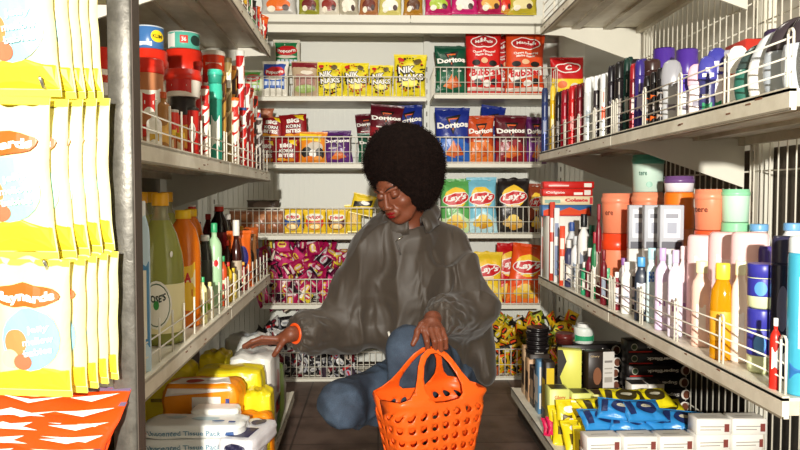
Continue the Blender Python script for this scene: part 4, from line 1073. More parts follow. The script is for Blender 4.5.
def carton(name, w, dp, h, base, faces=None, items=(), rad=.0015, fl=None, sidei=None):
    """origin at the base centre, front is -y"""
    def mk():
        m = MB(); m.rbox((-w/2, -dp/2, 0), (w/2, dp/2, h), rad, pl(base, .4), 1)
        if items: m.prints(lambda x, z, o: (x*w, -dp/2-o, z*h), items, .0006, w/h, .5)
        if fl: m.prints(lambda x, z, o: (x*w, (z-.5)*dp, h+o), fl, .0006, w/dp, .5)
        if sidei:
            m.prints(lambda x, z, o: (-w/2-o, -x*dp, z*h), sidei, .0006, dp/h, .5)
            m.prints(lambda x, z, o: (w/2+o, x*dp, z*h), sidei, .0006, dp/h, .5)
        return m.build(name)
    return mk

# ===== left, upper shelf
z = zUL+.0005
PBI = [('r', -.8, .35, .8, .68, ink('#efe9dd')), ('r', -.3, .42, .45, .62, ink('#c9231c')), ('r', -.2, .5, .35, .54, WH), ('r', -.85, .1, .85, .3, ink('#c4281c'))]
def stackpair(side, pcx, d, z, ptop1, wpx, fn1, lab1, cat1, ptop2, w2, fn2, lab2, cat2):
    SI(side, pcx, ptop1, wpx, d, z, fn1, lab1, cat1)
    loc, h = spot(side, pcx, d, z, ptop1); loc2, hh = spot(side, pcx, d, z, ptop2)
    o = fn2(w2*loc.y/700, hh-h-.001)
    if callable(o): o = o()
    place(o, loc+Vector((0, 0, h+.0005)), lab2, cat2, None, aim(loc.x, loc.y))
bk = lambda c='#efe6da', l='#d32a16', lh=.22: (lambda w, h: tub(w, h, c, l, PBI, lh, 'plastic_bucket'))
stackpair('L', 149, .19, z, 51, 36, bk('#d9cfc0'), 'red lidded white bucket carrying the blue tin', 'bucket', 28, 28, lambda w, h: can(w, h, '#3f6fa8', '#b9c4cc', [('e', .55, .55, .42, .26, ink('#f2d21c')), ('t', 'KLIM', .55, .55, .16, BK, {'w': .6}), ('r', -.7, .1, .2, .3, ink('#dfe6ee'))], 'milk_tin'), 'blue milk tin with yellow circle, standing on a red lidded bucket', 'tin')
stackpair('L', 184, .21, z, 51, 36, bk(), 'red lidded bucket under the teal and white tin', 'bucket', 34, 30, lambda w, h: can(w, h, '#5ab8a4', '#d8d8d2', [('r', -.98, .05, -.55, .9, ink('#ece9e0')), ('r', -.25, .3, .25, .75, ink('#d8301c')), ('t', '36', 0, .52, .25, WH, {'w': .3}), ('e', .72, .5, .3, .3, ink('#1c3a34'))], 'milk_tin'), 'teal and white milk tin with red square, standing on a bucket', 'tin')
SI('L', 147, 60, 32, .075, z, bk('#b7764c', '#d32a16', .16), 'peanut butter bucket with red lid, nearest to the steel post', 'bucket')
SI('L', 103, 49, 26, .13, z, bk('#ece6dc'), 'red lidded white bucket seen between the candy bags and the steel post', 'bucket')
SI('L', 101, 76, 22, .05, z, lambda w, h: tub(w, h, '#e9e6ea', '#d8401c', [('r', -.7, .3, .8, .5, ink('#2a5aa8')), ('r', -.6, .1, .7, .22, RD)], .12, 'plastic_bucket'), 'small white tub with blue print and orange lid next to the steel post', 'tub')
z2 = spot('L', 182, .07, z, 107)[1]
stackpair('L', 183, .065, z, 98, 25, lambda w, h: tub(w, h, '#c4281c', '#2a2422', [('r', -.6, .1, .6, .6, ink('#e8a83c'))], .3, 'spread_jar'), 'dark lidded red spread jar under the peanut butter bucket', 'jar', 71, 35, lambda w, h: tub(w, h, '#efe9dd', '#d32a16', [('r', -.9, .12, .45, .68, ink('#c9231c')), ('r', -.6, .36, .2, .42, WH)], .4, 'plastic_bucket'), 'wide red lidded bucket stacked on a dark lidded jar', 'bucket')
SI('L', 163, 92, 16, .04, z, lambda w, h: pbottle('spread_bottle', w, h, '#a8743c', '#c4501c', [('r', -.7, .1, .7, .5, ink('#e9b45a'))]), 'tan spread bottle in front of the red lidded buckets', 'bottle')
SI('L', 154, 112, 15, .035, z, lambda w, h: pbottle('milk_bottle', w, h, '#ece8e0', '#e9e4da', [('r', -.6, .2, .6, .4, ink('#c9a03c'))]), 'small white bottle beside the steel post on the bucket shelf', 'bottle')
for i, (x, t, lb) in enumerate(((171, 130, 'small jam jar with yellow lid, nearest of the small jars by the guard'), (180, 133, 'second small jam jar with yellow lid by the guard'))):
    SI('L', x, t, 9, .035, z, lambda w, h: tub(w, h, '#c96a2c', '#e8c23a', [('r', -.6, .2, .6, .6, ink('#e9d9b0'))], .25, 'jam_jar'), lb, 'jar')
SI('L', 172, 110, 13, .06, z, lambda w, h: can(w, h, '#d8301c', '#c8c4ba', [('r', -.7, .3, .7, .6, ink('#e8c04a'))]), 'red food can under the tan bottle and the stacked bucket', 'can')
SI('L', 192, 108, 13, .04, z, lambda w, h: can(w, h, '#c42018', '#2c2824', [('e', 0, .5, .5, .2, WH)]), 'red can with black lid right of the stacked bucket', 'can')
stackpair('L', 214, .12, z, 92, 24, lambda w, h: tub(w, h, '#a8401c', '#7c2a18', [], .1), 'brown tub below the orange red tub', 'tub', 52, 22, lambda w, h: tub(w, h, '#de3e14', '#e6dfd2', [('e', 0, .4, .4, .12, WH), ('r', -.7, .62, .7, .7, ink('#f0d0b8'))], .12), 'orange red tub high on the shelf before the white topped can', 'tub')
stackpair('L', 215, .05, z, 84, 14, lambda w, h: tub(w, h, '#2f9c84', '#3fc0a4', [('r', -.6, .2, .6, .6, ink('#e9efe6'))], .2, 'drink_jar'), 'teal drink jar under another teal one', 'jar', 70, 14, lambda w, h: tub(w, h, '#2f9c84', '#46c8ac', [], .4, 'drink_jar'), 'teal lidded jar stacked on a teal jar among the red tubes', 'jar')
tubes = ((198, 62, 9, .1, '#c4201a', '#f0e8dc', '#d8301c'), (205, 86, 8, .035, '#e9e2d4', '#c4201a', '#c4201a'), (207, 70, 9, .09, '#c41c18', '#efe6da', '#d83018'), (222, 72, 8, .04, '#b98a3c', '#5c3418', '#8a5a24'), (228, 58, 7, .05, '#8f7a4a', '#d8c08a', '#5c4a2c'), (233, 66, 7, .06, '#d8952c', '#3a2418', '#a8501c'), (240, 51, 8.5, .05, '#c41c1c', '#f0eee8', '#e9e6de'),
         (246, 84, 8, .04, '#a81c24', '#efe8de', '#c42018'), (250, 88, 7.5, .05, '#d8401c', '#f0e4d4', '#8f1c18'), (235, 98, 8, .03, '#e8e0d0', '#c4281c', '#e86a1c'), (254, 96, 7.5, .06, '#2c2420', '#d83a1c', '#c4281c'), (257, 110, 7, .05, '#c42a1c', '#3a5aa8', '#f0e8dc'), (243, 108, 7, .03, '#c9201c', '#e9e9e4', '#2a4a8c'), (259, 118, 6.5, .02, '#4a3a34', '#c4c0b8', '#b9b0a4'))
LT = ('red tube with white stripe behind the dark topped can', 'short white and red striped tube by the guard under the teal jars', 'red white swirl tube left of the teal jars', 'brown and tan tube just right of the teal jars', 'tall dull gold tube right of the orange red tub', 'orange and brown tube behind the gold one', 'tallest red tube with white top, under the spice pack shelf', 'dark red tube just after the tallest white topped one', 'orange red tube with dark red lid', 'white tube with orange lid close to the guard', 'black and orange tube near the shelf end', 'red and blue tube close to the shelf end', 'red tube with dark blue lid close to the guard', 'grey tube standing last at the shelf end')
for i, (x, t, w_, d_, c1, c2, tp) in enumerate(tubes):
    SI('L', x, t, w_, d_, z, lambda w, h: swirl(w, h, c1, c2, tp, i), LT[i], 'tube', turn=10)
    if x < 236: SI('L', x-2, t+2, w_*.95, d_+.075, z, lambda w, h: swirl(w, h, c2, c1, tp, i+1), 'back row tube behind the '+' '.join(LT[i].split()[:11]), 'tube', turn=20)
# small spice packs on the highest left shelf
r = random.Random(3); cols = ('#c4201a', '#2f8a4c', '#d8a82c', '#e9e2d2', '#1f1a16', '#d85a1c', '#3a7ac0', '#7a1c24')
sk = []
for i in range(8):
    c = cols[i]; c2 = cols[(i+3) % 8]
    sk.append(Kind(plainbag('spice_pack', c, [('r', -.4, .35, .4, .75, ink(c2)), ('e', 0, .55, .25, .12, ink('#f0e9dc')), ('e', .1, .2, .2, .08, ink(cols[(i+5) % 8]))], w=.07, h=.11, D=.02, seed=140+i)))
cn = ('red', 'green', 'mustard yellow', 'cream', 'black', 'orange', 'blue', 'maroon')
for i in range(22):
    y = 2.10+.04*i; zz = zTL; dd = .03
    k = r.randrange(8)
    sk[k].put((XL(y)-dd-.01*r.random(), y, zz+.002), (math.radians(r.uniform(-8, 4)), math.radians(r.uniform(-8, 8)), math.radians(55+r.uniform(-12, 12))), 1, cn[k]+' spice pack standing along the edge of the highest shelf', 'spice pack', cn[k]+' spice packs along the edge of the highest shelf')

# ===== left, middle shelf
z = zML+.0005
SI('L', 160, 193, 45, .065, z, cordial, 'green lime cordial bottle with the round white emblem fully in view', 'bottle', turn=-12)
for i, (x, lb) in enumerate(((141, 'green lime cordial bottle peeping out right beside the steel post'), (151.5, 'green lime cordial bottle second from the steel post, in the back row'), (166.5, 'green lime cordial bottle of the back row nearest the orange juice'))):
    SI('L', x, 192, 34, .19, z, cordial, lb, 'bottle')
SI('L', 142.5, 201, 13, .02, z, lambda w, h: pbottle('milk_bottle', w, h, '#bcd4e2', '#e9ecee', [('r', -.7, .15, .8, .65, ink('#4a86b4')), ('r', -.2, .2, .4, .6, ink('#e9e4d4'))], e=4, sh=.86), 'slim pale blue printed bottle with white cap squeezed beside the steel post', 'bottle')
SI('L', 183, 210, 34, .065, z, juice, 'orange juice bottle with yellow cap, nearer of the two', 'bottle', turn=-8)
SI('L', 191, 209, 26, .12, z, juice, 'orange juice bottle with yellow cap, behind the nearer one', 'bottle', turn=8)
SI('L', 192, 205, 17, .2, z, lambda w, h: cola(w, h, '#a8141c', '#d0301c', cap2='#efeae4'), 'dark cola bottle with red and white cap just behind the orange juice', 'bottle')
SI('L', 219, 205, 20, .14, z, lambda w, h: cola(w, h, '#7a1418', '#d0301c', cap2='#efeae4'), 'dark cola bottle with red and white cap behind the pale green bottle', 'bottle')
SI('L', 205, 235, 19, .075, z, lambda w, h: cola(w, h, '#3c4038', '#eceae6', '#3a3a34'), 'smoky clear soda bottle with white cap left of the pale green bottle', 'bottle')
SI('L', 214, 223, 15, .05, z, lambda w, h: pbottle('cream_soda_bottle', w, h, '#a9cfa4', '#35a56c', [('r', -.5, .46, .6, .6, WH), ('e', .2, .53, .3, .04, RD)]), 'pale green bottle with green cap standing by the guard', 'bottle')
SI('L', 202.5, 277, 9, .025, z, lambda w, h: pbottle('syrup_bottle', w, h, '#e4e0a0', '#3cab6c', [('r', -.7, .2, .7, .5, ink('#5a9a3c'))]), 'small yellow green bottle with green cap against the guard', 'bottle')
SI('L', 209.5, 282, 8.5, .025, z, lambda w, h: pbottle('syrup_bottle', w, h, '#f0e7c8', '#ddd98c', [('r', -.7, .2, .7, .5, ink('#8fb43c'))]), 'small cream bottle with pale cap against the guard', 'bottle')
SI('L', 236, 220, 11, .05, z, lambda w, h: round_thing('sauce_bottle', w, h, [M('#38140f', .15), (.9, 0), (1, .02), (1, .52), (.8, .62), (.5, .72), (.45, .8)], [('cap', [(.6, .78), (.62, .79), (.62, .99), (.58, 1)], pl('#e9e4da')), ('label', [(1.01, .12, ink('#b9a890')), (1.02, .13), (1.02, .42), (1.01, .43)], ink('#b9a890'))]), 'tall dark sauce bottle with long white cap', 'bottle')
for i, (x, t, w_, c, cp, lb) in enumerate(((223, 256, 8, '#c4481c', '#2f9c5c', 'orange sauce bottle with green cap behind the guard'), (228, 262, 8, '#d8b01c', '#c4281c', 'yellow mustard bottle with red cap behind the guard'), (233, 268, 8, '#ead46a', '#e9c21c', 'pale yellow sauce bottle behind the guard near the snack packs'), (227, 240, 8, '#3a1a14', '#c4301c', 'dark sauce bottle with red cap left of the tall white capped one'), (243, 262, 8, '#8c1c18', '#d8a02c', 'dark red sauce bottle with golden cap near the snack packs'))):
    SI('L', x, t, w_, .03+.05*(i == 3), z, lambda w, h: pbottle('sauce_bottle', w, h, c, cp, [('r', -.6, .2, .6, .55, ink('#efe0b8')), ('e', 0, .38, .35, .08, RD)]), lb, 'bottle')
for i, (x, t_, w_, d_, c, l, cp, lb) in enumerate(((198, 222, 13, .2, '#2a120c', '#d8a82c', '#1f1a18', 'dark sauce bottle in the back row between orange juice and smoky soda'), (208, 214, 12, .19, '#6a1a14', '#e6dcc0', '#c4281c', 'deep red bottle in the back row behind the pale green bottle'), (228, 214, 12, .12, '#24120e', '#c42018', '#e8e2d8', 'dark bottle with white cap in the back row behind the sauces'), (241, 226, 10, .08, '#8a3a18', '#e8d8a0', '#d8a020', 'amber sauce bottle in the back row behind the snack packs'))):
    SI('L', x, t_, w_, d_, z, lambda w, h: cola(w, h, l, cp, c), lb, 'bottle')
sn = (('#d8621c', '#2c2a6c', 'orange and blue snack pack right of the tall dark sauce bottle'), ('#5a2c6c', '#e8a82c', 'purple snack pack with yellow mark on the bottle shelf'), ('#c41c1c', '#f0e8dc', 'red snack pack standing low by the guard near the shelf end'), ('#8a5a34', '#2a1c14', 'brown snack pack near the shelf end above the sweet heap'), ('#3a3450', '#c9b8a8', 'dark violet crumpled snack pack at the shelf end'), ('#b4541c', '#f0d04a', 'rust orange snack pack leaning behind the others at the shelf end'))
for i, ((c1, c2, lb), (x, t, b)) in enumerate(zip(sn, ((241, 232, 0), (246, 238, 0), (245, 266, 0), (247, 236, 0), (249, 250, 0), (249, 228, 0)))):
    loc, h = spot('L', x, .05+.012*(i % 3), z, t)
    o = bag('snack_pack', .09, h, .04, c1, [('e', 0, .55, .3, .2, foil(c2)), ('r', -.3, .2, .3, .3, ink(c2))], 160+i, wr=1.5, seal=foil(c1)); place(o, loc, lb, 'snack pack', None, math.radians(30), math.radians(-6))

# ===== left, base
zb_ = zBL+.0005
def pillow(name, w, d, h, base, items=(), topi=(), seed=1, shiny=True):
    """soft pack lying flat: origin base centre; puffy box with crimped ends"""
    m = MB(); rs = np.random.RandomState(seed); nx, ny, nz = 14, 10, 6
    mt = foil(base) if shiny == 2 else film(base); ph = rs.rand(8)*6
    def S3(u, v, t):   # unit cube surface -> soft box
        q = np.array((u, v, t)); e = 8.0; n = (abs(u)**e+abs(v)**e+abs(t)**e)**(1/e); q = q/n
        q = q*(1+(.09 if shiny == 2 else .03)*math.sin(5*u+ph[0]+3*v)*math.sin(4*v+ph[1])+.02*math.sin(9*u+7*t+ph[2]))
        return (q[0]*w/2, q[1]*d/2, max(0, (q[2]+1)/2*h))
    def patch(f, n1, n2, flip):
        vs = [S3(*f(-1+2*i/n1, -1+2*j/n2)) for j in range(n2+1) for i in range(n1+1)]
        fs = [(j*(n1+1)+i, j*(n1+1)+i+1, (j+1)*(n1+1)+i+1, (j+1)*(n1+1)+i) for j in range(n2) for i in range(n1)]
        m.add(vs, [f_[::-1] for f_ in fs] if flip else fs, mt, True)
    patch(lambda a, b: (a, -1, b), nx, nz, False); patch(lambda a, b: (a, 1, b), nx, nz, True)
    patch(lambda a, b: (a, b, 1), nx, ny, False); patch(lambda a, b: (a, b, -1), nx, ny, True)
    patch(lambda a, b: (1, a, b), ny, nz, False); patch(lambda a, b: (-1, a, b), ny, nz, True)
    if items: m.prints(lambda x, z_, o: (lambda p: (p[0], p[1]-o*1.5-.0004, p[2]))(S3(x*2, -1, z_*2-1)), items, .0012, w/h, .08)
    if topi: m.prints(lambda x, z_, o: (lambda p: (p[0], p[1], p[2]+o*1.5))(S3(x*2, z_*2-1, 1)), topi, .0012, w/d, .08)
    return m.build(name)
GB = ink('#9fb8c4')
def wpk(seed): return pillow('tissue_pack', .27, .11, .038, '#e9ebe8', [('t', 'Unscented Tissue Pack', -.06, .45, .34, ink('#6f95ab'), {'w': .72}), ('r', .34, .3, .44, .55, ink('#3a5a94')), ('r', -.48, .3, -.45, .5, RD)], [('e', .1, .5, .14, .12, ink('#b9cfd6')), ('e', -.2, .6, .1, .1, ink('#c6d8dc')), ('e', .25, .25, .06, .07, ink('#4a78a4')), ('r', .36, .1, .46, .22, ink('#3a5a94'))], seed)
k = Kind(lambda: wpk(5)); LW = ('lowest white tissue pack in the stack on the base shelf', 'white tissue pack second from the bottom of the stack', 'white tissue pack second from the top of the stack', 'topmost white tissue pack with pale blue print')
LW = list(LW); LW[1:3] = ['white tissue pack, %s from the bottom of the stack' % q for q in ('second', 'third', 'fourth', 'fifth')]
for i in range(6): k.put((-.5+.004*(i % 2), 1.91-.003*i, zb_+.0387*i), (0, 0, math.radians((1, -1.5, 1, 0, 1.5, -1)[i])), 1, LW[i], 'tissue pack')
def spk(seed, c): return pillow('wipes_pack', .1, .19, .05, c, [('e', 0, .5, .3, .3, ink('#2c2a48'))], [('r', -.35, .1, .3, .5, ink('#2f2c50')), ('e', .1, .75, .2, .12, ink('#3a3a5c'))], seed)
k = Kind(lambda: spk(9, '#dcdbe0'))
for i, lb in enumerate(('lowest white and navy wipes pack beside the tissue stack', 'second white and navy wipes pack beside the tissue stack', 'third white and navy wipes pack from the bottom of its stack', 'topmost white and navy wipes pack, slipped towards the aisle')):
    k.put((-.372+.006*i, 1.93-.01*i, zb_+.051*i), (0, math.radians(0), math.radians((4, -5, 6, -12)[i])), 1, lb, 'wipes pack')
OP = pillow('nappy_pack', .225, .11, .155, '#ee8f14', [('r', -.1, .28, .27, .78, ink('#e8e4dc')), ('r', -.07, .34, .24, .37, ink('#b9b4ac')), ('r', -.07, .46, .24, .49, ink('#b9b4ac')), ('r', -.07, .58, .24, .61, ink('#b9b4ac')), ('r', .335, .3, .385, .75, ink('#3a468c')), ('p', [(-.48, .82), (.4, .9), (.47, .98), (-.45, .99)], ink('#e9e0d8'))], [('p', [(-.4, .1), (.4, .1), (.3, .6), (-.3, .6)], ink('#e4dcd4')), ('e', -.1, .35, .12, .15, ink('#a8342c'))], 12)
O2 = pillow('nappy_pack', .23, .11, .135, '#e8840f', [], [], 13)
place(O2, (-.525, 2.08, zb_), 'lower orange nappy pack under the labelled one', 'nappy pack'); place(OP, (-.515, 2.07, zb_+.1365), 'orange nappy pack with white label panel on its front', 'nappy pack')
place(pillow('small_pack', .13, .06, .045, '#f0ede6', [('r', -.1, .3, .1, .6, RD)], [], 14), (-.455, 1.965, zb_+.2), 'small white pack leaning in front of the orange pack', 'pack')
place(pillow('nappy_pack', .13, .05, .2, '#e8860f', [('r', -.2, .5, .3, .8, ink('#f2c22a'))], [], 19), (-.375, 2.05, zb_), 'orange pack standing under the small white one, by the wipes', 'nappy pack')
def ypk(w, d, h, seed): return pillow('flour_bag', w, d, h, '#ead51f', [('r', -.2, .6, .1, .64, ink('#8a7a14')), ('p', [(.2, .1), (.45, .2), (.45, .7), (.3, .5)], ink('#c4301c')), ('e', .36, .4, .1, .12, ink('#2c3a6c')), ('e', -.2, .3, .2, .1, ink('#f0e69a'))], [('e', 0, .5, .2, .2, ink('#c9a81c'))], seed)
place(ypk(.085, .1, .245, 21), (-.365, 2.14, zb_), 'yellow flour bag upright in front, right of the orange pack', 'flour bag')
place(ypk(.03, .1, .15, 22), (-.33, 2.05, zb_), 'short yellow flour bag low beside the wipes packs', 'flour bag')
place(ypk(.21, .13, .15, 23), (-.47, 2.235, zb_+.14), 'yellow flour bag lying stacked behind the orange pack, upper one', 'flour bag')
place(ypk(.2, .12, .138, 24), (-.48, 2.24, zb_), 'yellow flour bag lying under another behind the orange pack', 'flour bag')
place(ypk(.19, .14, .28, 25), (-.70, 2.34, zb_), 'yellow flour bag standing in the shade of the bottle shelf', 'flour bag')
place(ypk(.1, .12, .30, 26), (-.56, 2.42, zb_), 'yellow flour bag standing tall behind the two stacked ones', 'flour bag')
def greyp(w, d, h, seed): return pillow('sugar_bag', w, d, h, '#dcdad4', [('p', [(.3, .05), (.48, .1), (.48, .5), (.36, .4)], ink('#4a8a3c')), ('r', .1, .5, .2, .7, RD)], [('e', 0, .5, .3, .2, ink('#b9bcc0'))], seed)
SB = pillow('sugar_bag', .15, .2, .305, '#dedcd6', [], [('e', 0, .5, .3, .3, ink('#b9b9b6'))], 31)
place(SB, (-.425, 2.41, zb_), 'white sugar bag standing upright under the resting hand', 'sugar bag')
m_ = MB(); m_.prints(lambda x, zz, o: (.0757+o, x*.2, zz*.318), [('p', [(-.3, .05), (.3, .05), (.25, .3), (-.1, .22)], ink('#4a8a3c')), ('p', [(-.2, .3), (.2, .28), (.3, .45), (-.2, .42)], ink('#b4202c')), ('r', -.06, .5, .02, .75, ink('#c4202c')), ('r', .05, .52, .1, .7, ink('#c4202c')), ('e', .05, .4, .15, .05, ink('#2c2c34'))], .0015, .22/.3, .1)
m_.build('printed_label', SB)
place(pillow('sugar_bag', .15, .12, .31, '#cfd0cc', [], [('e', 0, .5, .3, .2, ink('#a9acb0'))], 32), (-.50, 2.66, zb_), 'greyish sugar bag behind the yellow flour bags', 'sugar bag')
place(pillow('rice_bag', .09, .12, .22, '#8fb43c', [('e', 0, .5, .3, .2, WH)], [], 33), (-.395, 2.55, zb_), 'green rice bag just behind the white sugar bag', 'rice bag')
place(pillow('rice_bag', .08, .1, .12, '#b9b4a8', [('e', 0, .5, .3, .2, ink('#8c867a'))], [], 34), (-.40, 2.68, zb_), 'dull beige packet last on the base shelf behind the green rice bag', 'packet')

# ===== left end frame, candy bags
def candy(seed, c='#f4ecaa', sky='#8cc6d2', w=.125, h=.215):
    return lambda: bag('jelly_candy_bag', w, h, .035, c, [('p', [(-.49, .05), (.49, .05), (.49, .2), (.1, .24), (-.49, .17)], ink('#f0dc2c')), ('e', .04, .44, .38, .23, ink(sky)), ('e', -.15, .42, .15, .1, ink('#e9804a')), ('e', -.22, .3, .12, .07, ink('#f0c49a')), ('e', -.05, .28, .12, .06, ink('#e86a4a')), ('t', 'jelly', .16, .52, .06, WH, {'w': .3, 'b': .03, 'r': 8}), ('t', 'mellow', .16, .44, .05, WH, {'w': .4, 'b': .03, 'r': 8}), ('t', 'babies', .16, .36, .05, WH, {'w': .36, 'b': .03, 'r': 8}),
        ('e', -.02, .76, .45, .08, ink('#e05a14')), ('t', 'Maynards', -.02, .755, .085, WH, {'w': .8, 'b': .05, 'arc': -.015})], seed, seal=foil('#f0e04a'), NU=20, NV=24)
ck = [Kind(candy(201)), Kind(candy(203, '#f4eeb0', '#8ccdb8')), Kind(candy(205, '#f3eaa6', '#86c0d6'))]
def hang(row, x0, ztop, dy, k, lab, rz=0, sc=1.0, ry=0):
    o = ck[row].put((0, 0, 0), (math.radians(3), math.radians(ry), math.radians(rz)), sc, lab, 'candy bag')
    o.location = (x0, 1.02+dy, ztop-.215*sc); return o
for row, (pt, sc) in enumerate(((-56, 1.0), (106, .98), (258, .915))):
    zt = P(40, pt, 1.03).z; nm = ('top', 'middle', 'lowest')[row]
    x = P((23, 17, 34)[row], 200, 1.03).x
    hang(row, x, zt, 0, row, 'yellow jelly candy bag with orange oval, front of the %s hanging row' % nm, -4, sc, 1)
    for j in range(4):
        hang(row, x+.004+(.008, .0135, .010)[row]*(j+1), zt+.003*j, .022+.018*j, row, 'yellow jelly candy bag of the %s hanging row, %s behind the front one' % (nm, ('directly', 'second', 'third', 'last')[j]), -6-3*j, sc, 1+j*.5)
# red and orange wafer packs on a bin shelf at the bottom
zs = P(60, 508, 1.0).z
t = empty('bin_shelf', (P(40, 470, 1.0).x, 1.0, 0))
MB().box((-.25, -.13, zs-.02), (.118, .1, zs), LCREAM).build('shelf_deck', t); MB().box((-.25, -.13, zs-.02), (.118, -.125, zs+.012), LCREAM).build('price_rail', t); MB().box((-.245, -.1, 0), (.11, .09, zs-.021), M('#8a8474', .6)).build('support', t)
tag(t, 'low cream end shelf carrying the orange and white sweet packs', 'shelf')
def wafer(seed): return bag('wafer_pack', .25, .135, .028, '#e8480f', [('p', [(-.45, .66), (-.2, .76), (.05, .66), (-.2, .68)], WH), ('p', [(.1, .72), (.3, .66), (.46, .76), (.3, .73)], WH), ('p', [(-.3, .9), (-.1, .83), (.1, .91), (-.1, .88)], WH), ('p', [(.15, .9), (.3, .84), (.45, .92)], WH), ('r', -.49, .36, .49, .48, foil('#5a4a66')), ('p', [(.1, .58), (.4, .52), (.48, .62), (.3, .57)], WH), ('p', [(-.4, .55), (-.1, .5), (0, .58)], WH), ('e', -.1, .2, .2, .06, foil('#c43a10'))], seed, seal=foil('#6a5a74'), wr=1.8, NU=24)
kw = Kind(lambda: wafer(221))
for i, (dx, dy, dz, tl, lb) in enumerate(((.0, -.06, 0, -58, 'orange and white wafer pack at the very front below the candy bags'), (.035, -.03, .012, -50, 'orange wafer pack second from the front, below the candy bags'), (.05, .0, .020, -42, 'orange wafer pack third from the front, below the candy bags'), (.055, .035, .03, -36, 'orange wafer pack rearmost, nearest the steel post'))):
    kw.put((P(-8, 470, 1.0).x+dx*.55, 1.0+dy*.8, zs+.002+dz), (math.radians(tl), 0, math.radians(-3)), 1, lb, 'wafer pack')
# pale boxes glimpsed behind the hanging bags
place(carton('white_box', .2, .16, .12, '#e4e2da')(), (-.62, 1.32, zML+.004), 'plain white box on the bottle shelf behind the hanging candy bags', 'box')
place(carton('brown_box', .16, .14, .1, '#8a7a52')(), (-.56, 1.33, zUL-.0), 'brown carton behind the candy bags on the bucket shelf', 'box') if False else None

# ===== right, upper shelf: deodorants
z = zU+.0005
LIN = lambda c, c2=None: [('r', -.5, .3, .5, .5, ink(c)), ('r', -.4, .6, .4, .63, ink(c2 or c))]
deo = ((545, 88, 7, .012, '#2c3a6c', '#28345c', '#8c94b0', 'slim navy body spray, farthest on the deodorant shelf'), (553, 86, 6, .03, '#e0b41c', '#e6c23a', '#f0e4b0', 'slim yellow body spray between dark and black cans'), (558.5, 92, 6, .03, '#241c1c', '#1c1616', '#8a8480', 'slim black body spray right of the yellow one'),
       (565, 90, 8, .03, '#9c1226', '#8c1224', '#c46a78', 'crimson body spray, darker of the three red ones'), (572.5, 86, 8, .03, '#c41a1c', '#b4161c', '#e0908c', 'bright red body spray in the middle of the red ones'), (580, 84, 8, .03, '#6e101c', '#5c0e18', '#a85a64', 'wine red body spray beside the white cans'),
       (588.5, 78, 8.5, .03, '#dfe2e2', '#e9ebea', '#9aa4ac', 'white body spray first of the white ones after the red cans'), (597, 76, 7, .035, '#3a3438', '#e4e6e6', '#c9c4c0', 'grey body spray with white cap between white cans'), (604, 74, 8, .03, '#e4e6e4', '#d8dadc', '#e0562c', 'white body spray with a small orange mark'), (611.5, 66, 7.5, .03, '#221e24', '#1c1a20', '#6a6470', 'black body spray left of the dark green one'),
       (619.5, 62, 8.5, .035, '#1f1b1e', '#1a1818', '#8a8078', 'black body spray with dull label before the dark green one'), (627, 58, 7, .06, '#1c3c34', '#16342c', '#c9ccc4', 'dark green body spray among the black ones'), (633.5, 64, 7, .04, '#7c1420', '#9c1a24', '#d8c8c0', 'dark red spray standing next to the purple one'), (640, 60, 10, .05, '#3c2e7c', '#35287a', '#c4bcd8', 'purple body spray before the black and orange ones'))
for i, (x, t_, w_, d_, c, cp, l, lb) in enumerate(deo):
    SI('R', x, t_, w_, d_, z, lambda w, h: spray(w, h, c, cp, [('r', -.5, .28, .5, .5, ink(l)), ('r', -.12, .55, .12, .72, ink(l))]), lb, 'deodorant')
    if i > 1: SI('R', x+3.5, t_-1, w_, d_+.055, z, lambda w, h: spray(w, h, c, cp, [('r', -.5, .28, .5, .5, ink(l))]), 'second row can standing directly behind the '+' '.join(lb.replace('first of the white ones after the red cans', 'nearest the red cans').split()[:8]), 'deodorant')
for i, (x, t_, w_, d_, c, o_, lb) in enumerate(((634, 60, 17, .13, '#1d1a1c', '#3a3034', 'wide black shower gel bottle behind the slim black sprays'), (652, 60, 18, .11, '#3a2422', '#6a4a40', 'brownish black shower gel bottle beside the purple tub lid'))):
    SI('R', x, t_, w_, d_, z, lambda w, h: spray(w, h, c, c, [('r', -.6, .3, .6, .5, ink(o_))], .15, .4, 'shower_gel_bottle'), lb, 'bottle')
for i, (x, t_, lb, oc) in enumerate(((648, 76, 'black roll can with orange band near the guard, left one', '#e8641c'), (654.5, 72, 'black roll can with orange band near the guard, middle one', '#e8641c'), (661, 68, 'dark brown can with silver print near the guard, right one', '#a8988c'))):
    SI('R', x, t_, 8.5, .03, z, lambda w, h: spray(w, h, '#181416', '#1c181a', [('r', -.8, .5, .8, .58, ink(oc)), ('r', -.8, .1, .8, .2, ink(oc)), ('r', -.3, .3, .4, .42, ink('#8a8078'))], .2), lb, 'deodorant')
for x, t_, d_, lb in ((664, 49, .24, 'purple lidded tub rising behind the grey roll-on'), (687, 50, .25, 'purple lidded tub rising behind the white and violet roll-on')):
    SI('R', x, t_, 22, d_, z, lambda w, h: tub(w, h, '#d8d4e0', '#4c2c94', [], .3, 'cream_tub'), lb, 'tub')
def rollon(body, capc, items=(), name='roll_on'):
    """bulb topped roll-on deodorant, waisted, oval in plan"""
    return lambda w, h: round_thing(name, w, h, [pl(body, .3), (.72, 0), (.8, .03), (.86, .25), (.78, .42), (.84, .52), (.94, .6)],
        [('cap', [(.95, .595), (1, .62), (1, .74), (.93, .86), (.74, .95), (.4, .995), (.1, 1)], pl(capc, .25))], items, 2.4, .62)
